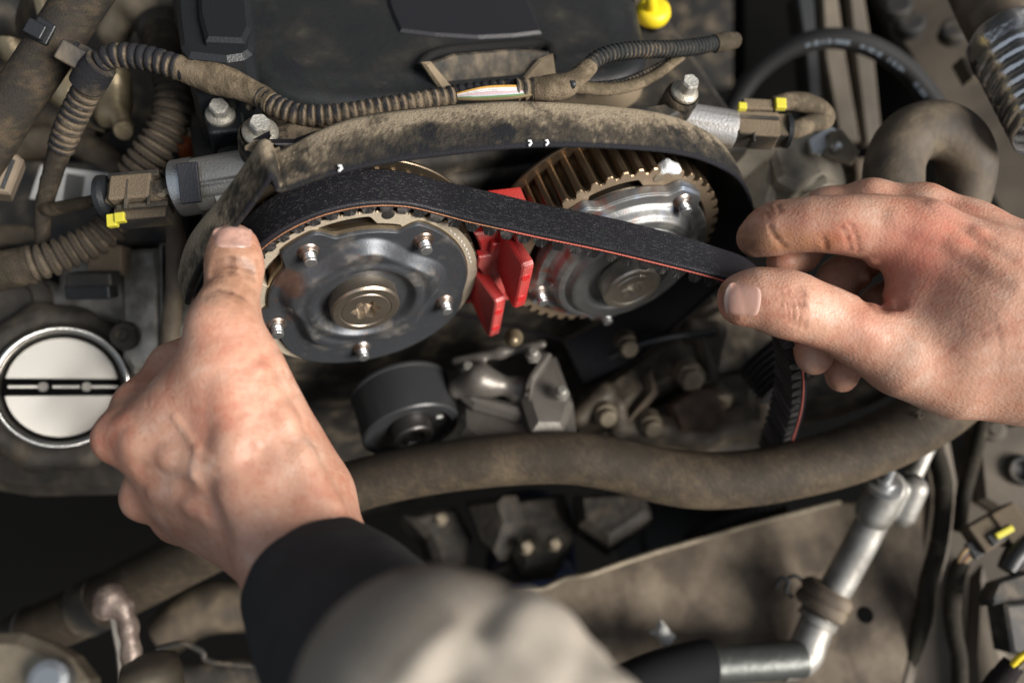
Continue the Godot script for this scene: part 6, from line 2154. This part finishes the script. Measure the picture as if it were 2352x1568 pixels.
	marks.append([[[2100, 540], [2230, 620], [2345, 700]], 0.29, 8.0, -0.3])
	marks.append([[[2120, 800], [2220, 800], [2345, 770]], 0.28, 7.0, 0.4])
	for mk in marks:
		crease.call(mk[0], mk[1], mk[2], mk[3])
	var reds := [[D(2150, 545, 0.3071), 0.022, 0.75], [D(2080, 580, 0.3071), 0.016, 0.6], [D(2000, 640, 0.3125), 0.013, 0.8], [D(2200, 480, 0.3201), 0.012, 0.55], [D(1990, 760, 0.3016), 0.012, 0.35], [D(2050, 700, 0.3092), 0.010, 0.7], [D(1930, 565, 0.3146), 0.012, 0.75], [D(2110, 640, 0.3060), 0.016, 0.45], [D(1840, 545, 0.3201), 0.014, 0.3]]
	var grime_and_fold_shade := [[D(1660, 668, 0.3136), D(1760, 628, 0.3114), 0.0035, 0.75, Color(0.22, 0.11, 0.04)], [D(1760, 628, 0.3114), D(1900, 672, 0.3103), 0.003, 0.5, Color(0.26, 0.13, 0.05)], [D(1664, 690, 0.3114), D(1690, 722, 0.3114), 0.004, 0.55], [D(1700, 545, 0.3342), D(1900, 570, 0.3168), 0.008, 0.55, Color(0.42, 0.20, 0.07)], [D(1765, 480, 0.3288), D(1795, 470, 0.3266), 0.004, 0.35], [D(1815, 700, 0.3027), D(1845, 740, 0.3027), 0.005, 0.22, Color(0.34, 0.14, 0.09)], [D(1715, 545, 0.335), D(1715, 560, 0.335), 0.009, 0.6, Color(0.2, 0.1, 0.05)], [D(2020, 702, 0.305), D(2050, 706, 0.305), 0.006, 0.7, Color(0.18, 0.07, 0.045)], [D(1905, 870, 0.3429), D(1910, 890, 0.3429), 0.003, 0.5]]
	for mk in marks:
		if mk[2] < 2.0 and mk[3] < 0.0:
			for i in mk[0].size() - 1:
				grime_and_fold_shade.append([S.call(mk[0][i][0], mk[0][i][1], mk[1] * 1.085), S.call(mk[0][i + 1][0], mk[0][i + 1][1], mk[1] * 1.085), 0.0012, 0.6, Color(0.24, 0.10, 0.06)])  # dark crease lines: fold shade painted in along with ingrained dirt
	var rbody := part("bare_hand", b.mesh(0.00095), M.skin, rh, skin_col(reds, grime_and_fold_shade))
	nail(rbody, b, S.call(1708, 690, 0.315), D(1690, 688, 0.315) - D(1780, 693, 0.315), (CP - D(1735, 700, 0.315)) + CB.y * -0.04 + CB.x * -0.03, 0.0132, 0.0128, 0.1)

	# ------------------------------------------------ left hand
	var lh := thing("hand", "left hand in black cuff pressing its thumb on the belt at left pulley", "hand", "mechanic's hands")
	var c := Body.new()
	c.chain(LH([[513, 745, 0.2985, 11.4], [541, 850, 0.296, 14.2], [584, 985, 0.297, 18.0], [640, 1140, 0.295, 20.5], [712, 1310, 0.284, 20.5], [870, 1550, 0.215, 19], [1060, 1860, 0.182, 20]]), 0, 0.012)
	c.chain(LH([[275, 1005, 0.303, 8.5], [390, 1040, 0.300, 13], [520, 1090, 0.296, 18], [630, 1160, 0.294, 22]]), 0, 0.010)
	c.chain(LH([[335, 1140, 0.307, 8.0], [450, 1130, 0.302, 14], [560, 1160, 0.298, 19]]), 0, 0.009)
	c.chain(LH([[410, 1192, 0.311, 7.5], [500, 1180, 0.306, 13], [600, 1200, 0.30, 18]]), 0, 0.008)
	c.chain(LH([[472, 1215, 0.314, 7.2], [540, 1215, 0.308, 11], [640, 1240, 0.30, 18]]), 0, 0.008)
	# web between thumb and index
	c.chain(LH([[480, 850, 0.302, 11], [430, 930, 0.304, 12], [360, 985, 0.305, 11.5]]), 0, 0.012)
	c.chain(LH([[520, 890, 0.299, 15], [440, 1010, 0.302, 14]]), 0, 0.012)
	c.chain(LH([[668, 1040, 0.305, 11], [736, 1140, 0.303, 8.6], [758, 1230, 0.297, 8]]), 0, 0.010)
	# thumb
	c.chain(LH([[519, 564, 0.3105, 6.1], [518, 604, 0.3095, 6.5], [518, 650, 0.307, 6.8]]), 1, 0.004)
	c.chain(LH([[554, 564, 0.3105, 6.1], [557, 604, 0.3095, 6.5], [554, 650, 0.307, 6.8]]), 1, 0.004)
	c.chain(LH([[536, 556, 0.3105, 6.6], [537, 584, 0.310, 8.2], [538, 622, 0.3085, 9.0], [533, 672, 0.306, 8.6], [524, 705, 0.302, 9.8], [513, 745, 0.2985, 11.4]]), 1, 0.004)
	# fingers folded away below
	c.chain(LH([[275, 1005, 0.305, 8.5], [318, 930, 0.318, 8.6], [395, 840, 0.338, 8.4], [470, 790, 0.352, 7.8]]), 2, 0.006)
	c.chain(LH([[335, 1140, 0.309, 8.0], [380, 1060, 0.33, 8.4], [430, 960, 0.35, 8]]), 3, 0.006)
	c.chain(LH([[410, 1192, 0.312, 7.5], [440, 1120, 0.33, 8], [480, 1040, 0.35, 8]]), 4, 0.006)
	c.chain(LH([[472, 1215, 0.315, 7.2], [500, 1150, 0.33, 7.5]]), 5, 0.006)
	var S2 := func(u: float, v: float, d: float) -> Vector3:
		return c.hit(D(u, v, d - 0.03), ray(u, v).normalized())
	for q in [[[[492, 612], [530, 602], [575, 612]], 2.2, -0.9], [[[488, 622], [530, 611], [580, 624]], 2.0, -0.9], [[[486, 634], [530, 624], [584, 640]], 2.0, -0.8], [[[494, 602], [530, 594], [570, 600]], 1.8, -0.5], [[[480, 672], [520, 668], [560, 690]], 3.5, -0.5],
			[[[600, 860], [660, 960], [700, 1040], [765, 1150]], 6.5, 1.5], [[[590, 1060], [650, 1130], [725, 1205]], 9.0, -2.0], [[[530, 900], [525, 1020], [530, 1140], [555, 1280]], 9.5, 1.5], [[[470, 1110], [495, 1180], [520, 1240]], 6.0, -1.0], [[[300, 1015], [380, 1050], [470, 1085]], 6.5, 0.9], [[[330, 1085], [420, 1120], [490, 1160]], 6.0, -0.9], [[[350, 1140], [430, 1165], [500, 1195]], 5.5, 0.8], [[[268, 985], [290, 1030]], 9.0, 1.3], [[[640, 800], [590, 820]], 3.0, -0.5], [[[655, 850], [605, 868]], 3.0, -0.5], [[[680, 900], [640, 920]], 3.0, -0.5],
			[[[400, 960], [450, 1030], [510, 1075]], 2.4, 0.55], [[[450, 1030], [440, 1090], [475, 1140]], 2.2, 0.5], [[[560, 960], [590, 1020], [580, 1080]], 2.2, 0.4]]:
		for i in q[0].size() - 1:
			c.bump(S2.call(q[0][i][0], q[0][i][1], 0.285), S2.call(q[0][i + 1][0], q[0][i + 1][1], 0.285), q[1] * 0.001, q[2] * 0.001)
	reds = [[D(262, 1010, 0.2797), 0.016, 0.5], [D(500, 930, 0.2673), 0.014, 0.4], [D(560, 820, 0.2702), 0.011, 0.3], [D(520, 740, 0.2730), 0.012, 0.3], [D(350, 1150, 0.2844), 0.013, 0.35]]
	grime_and_fold_shade = [[D(492, 612, 0.2825), D(575, 606, 0.2825), 0.0042, 0.75, Color(0.11, 0.06, 0.04)], [D(484, 560, 0.2863), D(484, 640, 0.2844), 0.005, 0.5, Color(0.24, 0.13, 0.075)], [D(592, 560, 0.2863), D(596, 660, 0.2844), 0.006, 0.35, Color(0.28, 0.15, 0.085)], [D(490, 535, 0.2872), D(580, 535, 0.2872), 0.004, 0.4, Color(0.2, 0.11, 0.07)], [D(535, 600, 0.2825), D(530, 690, 0.2797), 0.016, 0.8, Color(0.27, 0.15, 0.09)], [D(536, 570, 0.290), D(536, 600, 0.290), 0.012, 0.5, Color(0.27, 0.15, 0.095)]]
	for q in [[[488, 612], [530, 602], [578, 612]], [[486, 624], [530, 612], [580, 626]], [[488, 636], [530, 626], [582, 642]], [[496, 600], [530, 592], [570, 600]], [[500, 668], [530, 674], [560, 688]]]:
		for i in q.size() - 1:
			grime_and_fold_shade.append([S2.call(q[i][0], q[i][1], 0.285), S2.call(q[i + 1][0], q[i + 1][1], 0.285), 0.0013, 0.7, Color(0.12, 0.06, 0.04)])  # thumb creases darkened in colour, fold shade together with dirt
	var lbody := part("bare_hand", c.mesh(0.00095), M.skin, lh, skin_col(reds, grime_and_fold_shade))
	nail(lbody, c, S2.call(535, 543, 0.29), D(534, 500, 0.2939) - D(536, 590, 0.2934), (CP - D(534, 540, 0.2844)) + CB.y * 0.05, 0.0142, 0.0092, 0.75)
	# cuff and sleeve
	var cs := Sh.new()
	tube(cs, LH([[708, 1312, 0.2845, 23.6], [716, 1324, 0.283, 25.2], [730, 1346, 0.279, 26.6], [760, 1390, 0.268, 28.6], [805, 1445, 0.250, 29.6], [870, 1550, 0.215, 27.6], [920, 1640, 0.195, 25.8]]), 80, 0.0012, func(s: float, an: float) -> Vector2: return Vector2(1.0 + 0.006 * sin(an * 70.0) + 0.03 * n1.get_noise_2d(s * 0.8, an * 0.02), 0), false)
	part("knit_cuff", cs, M.cloth, lh, func(p: Vector3, n: Vector3, a: float) -> Color: return Color(0.055, 0.056, 0.057) * (0.8 + 0.4 * (nz(p) * 0.5 + 0.5)))
	var cl := Sh.new()
	var kk := Sh.new()
	tube(kk, LH([[716, 1324, 0.283, 25.1], [708, 1312, 0.2845, 23.5], [718, 1326, 0.283, 22.6], [780, 1410, 0.265, 22]]), 60, 0.002, null, false)
	part("cuff_lining", kk, M.cloth, lh, func(p: Vector3, n: Vector3, a: float) -> Color: return Color(0.01, 0.01, 0.011))
	tube(cl, LH([[962, 1581, 0.1984, 27.41], [970, 1593, 0.1968, 30.56], [988, 1615, 0.1936, 35.60], [1095, 1725, 0.1872, 38.56], [1200, 1885, 0.1808, 41.53], [1370, 2125, 0.1760, 44.49], [1630, 2525, 0.1680, 47.46]]), 96, 0.0012, func(s: float, an: float) -> Vector2:
		var f := sin(an * 2.0 + s * 85.0) * 0.025 + sin(an * 4.0 - s * 100.0 + 1.0) * 0.018 + n1.get_noise_2d(s * 1.0, an * 0.009) * 0.12
		for k in 4:
			var w := (s - 0.012 - 0.017 * k - 0.010 * sin(an * (1.0 + 0.4 * k) + k * 1.7)) / 0.0035
			f -= 0.05 * exp(-w * w) * sstep(-0.2, 0.6, sin(an * 1.3 + k * 2.1))
		return Vector2(1.0 + f * sstep(0.0, 0.010, s), s), false)
	part("sleeve", cl, M.cloth, lh, func(p: Vector3, n: Vector3, a: float) -> Color: return Color(0.43, 0.385, 0.325).lerp(Color(0.13, 0.105, 0.08), clampf(sstep(0.05, 0.5, n1.get_noise_3dv(p * 0.6)) * 0.7 + sstep(0.016, 0.004, a + 0.008 * n1.get_noise_3dv(p)) * 0.4, 0.0, 0.9)) * (0.85 + 0.3 * (nz(p * 0.5) * 0.5 + 0.5)))
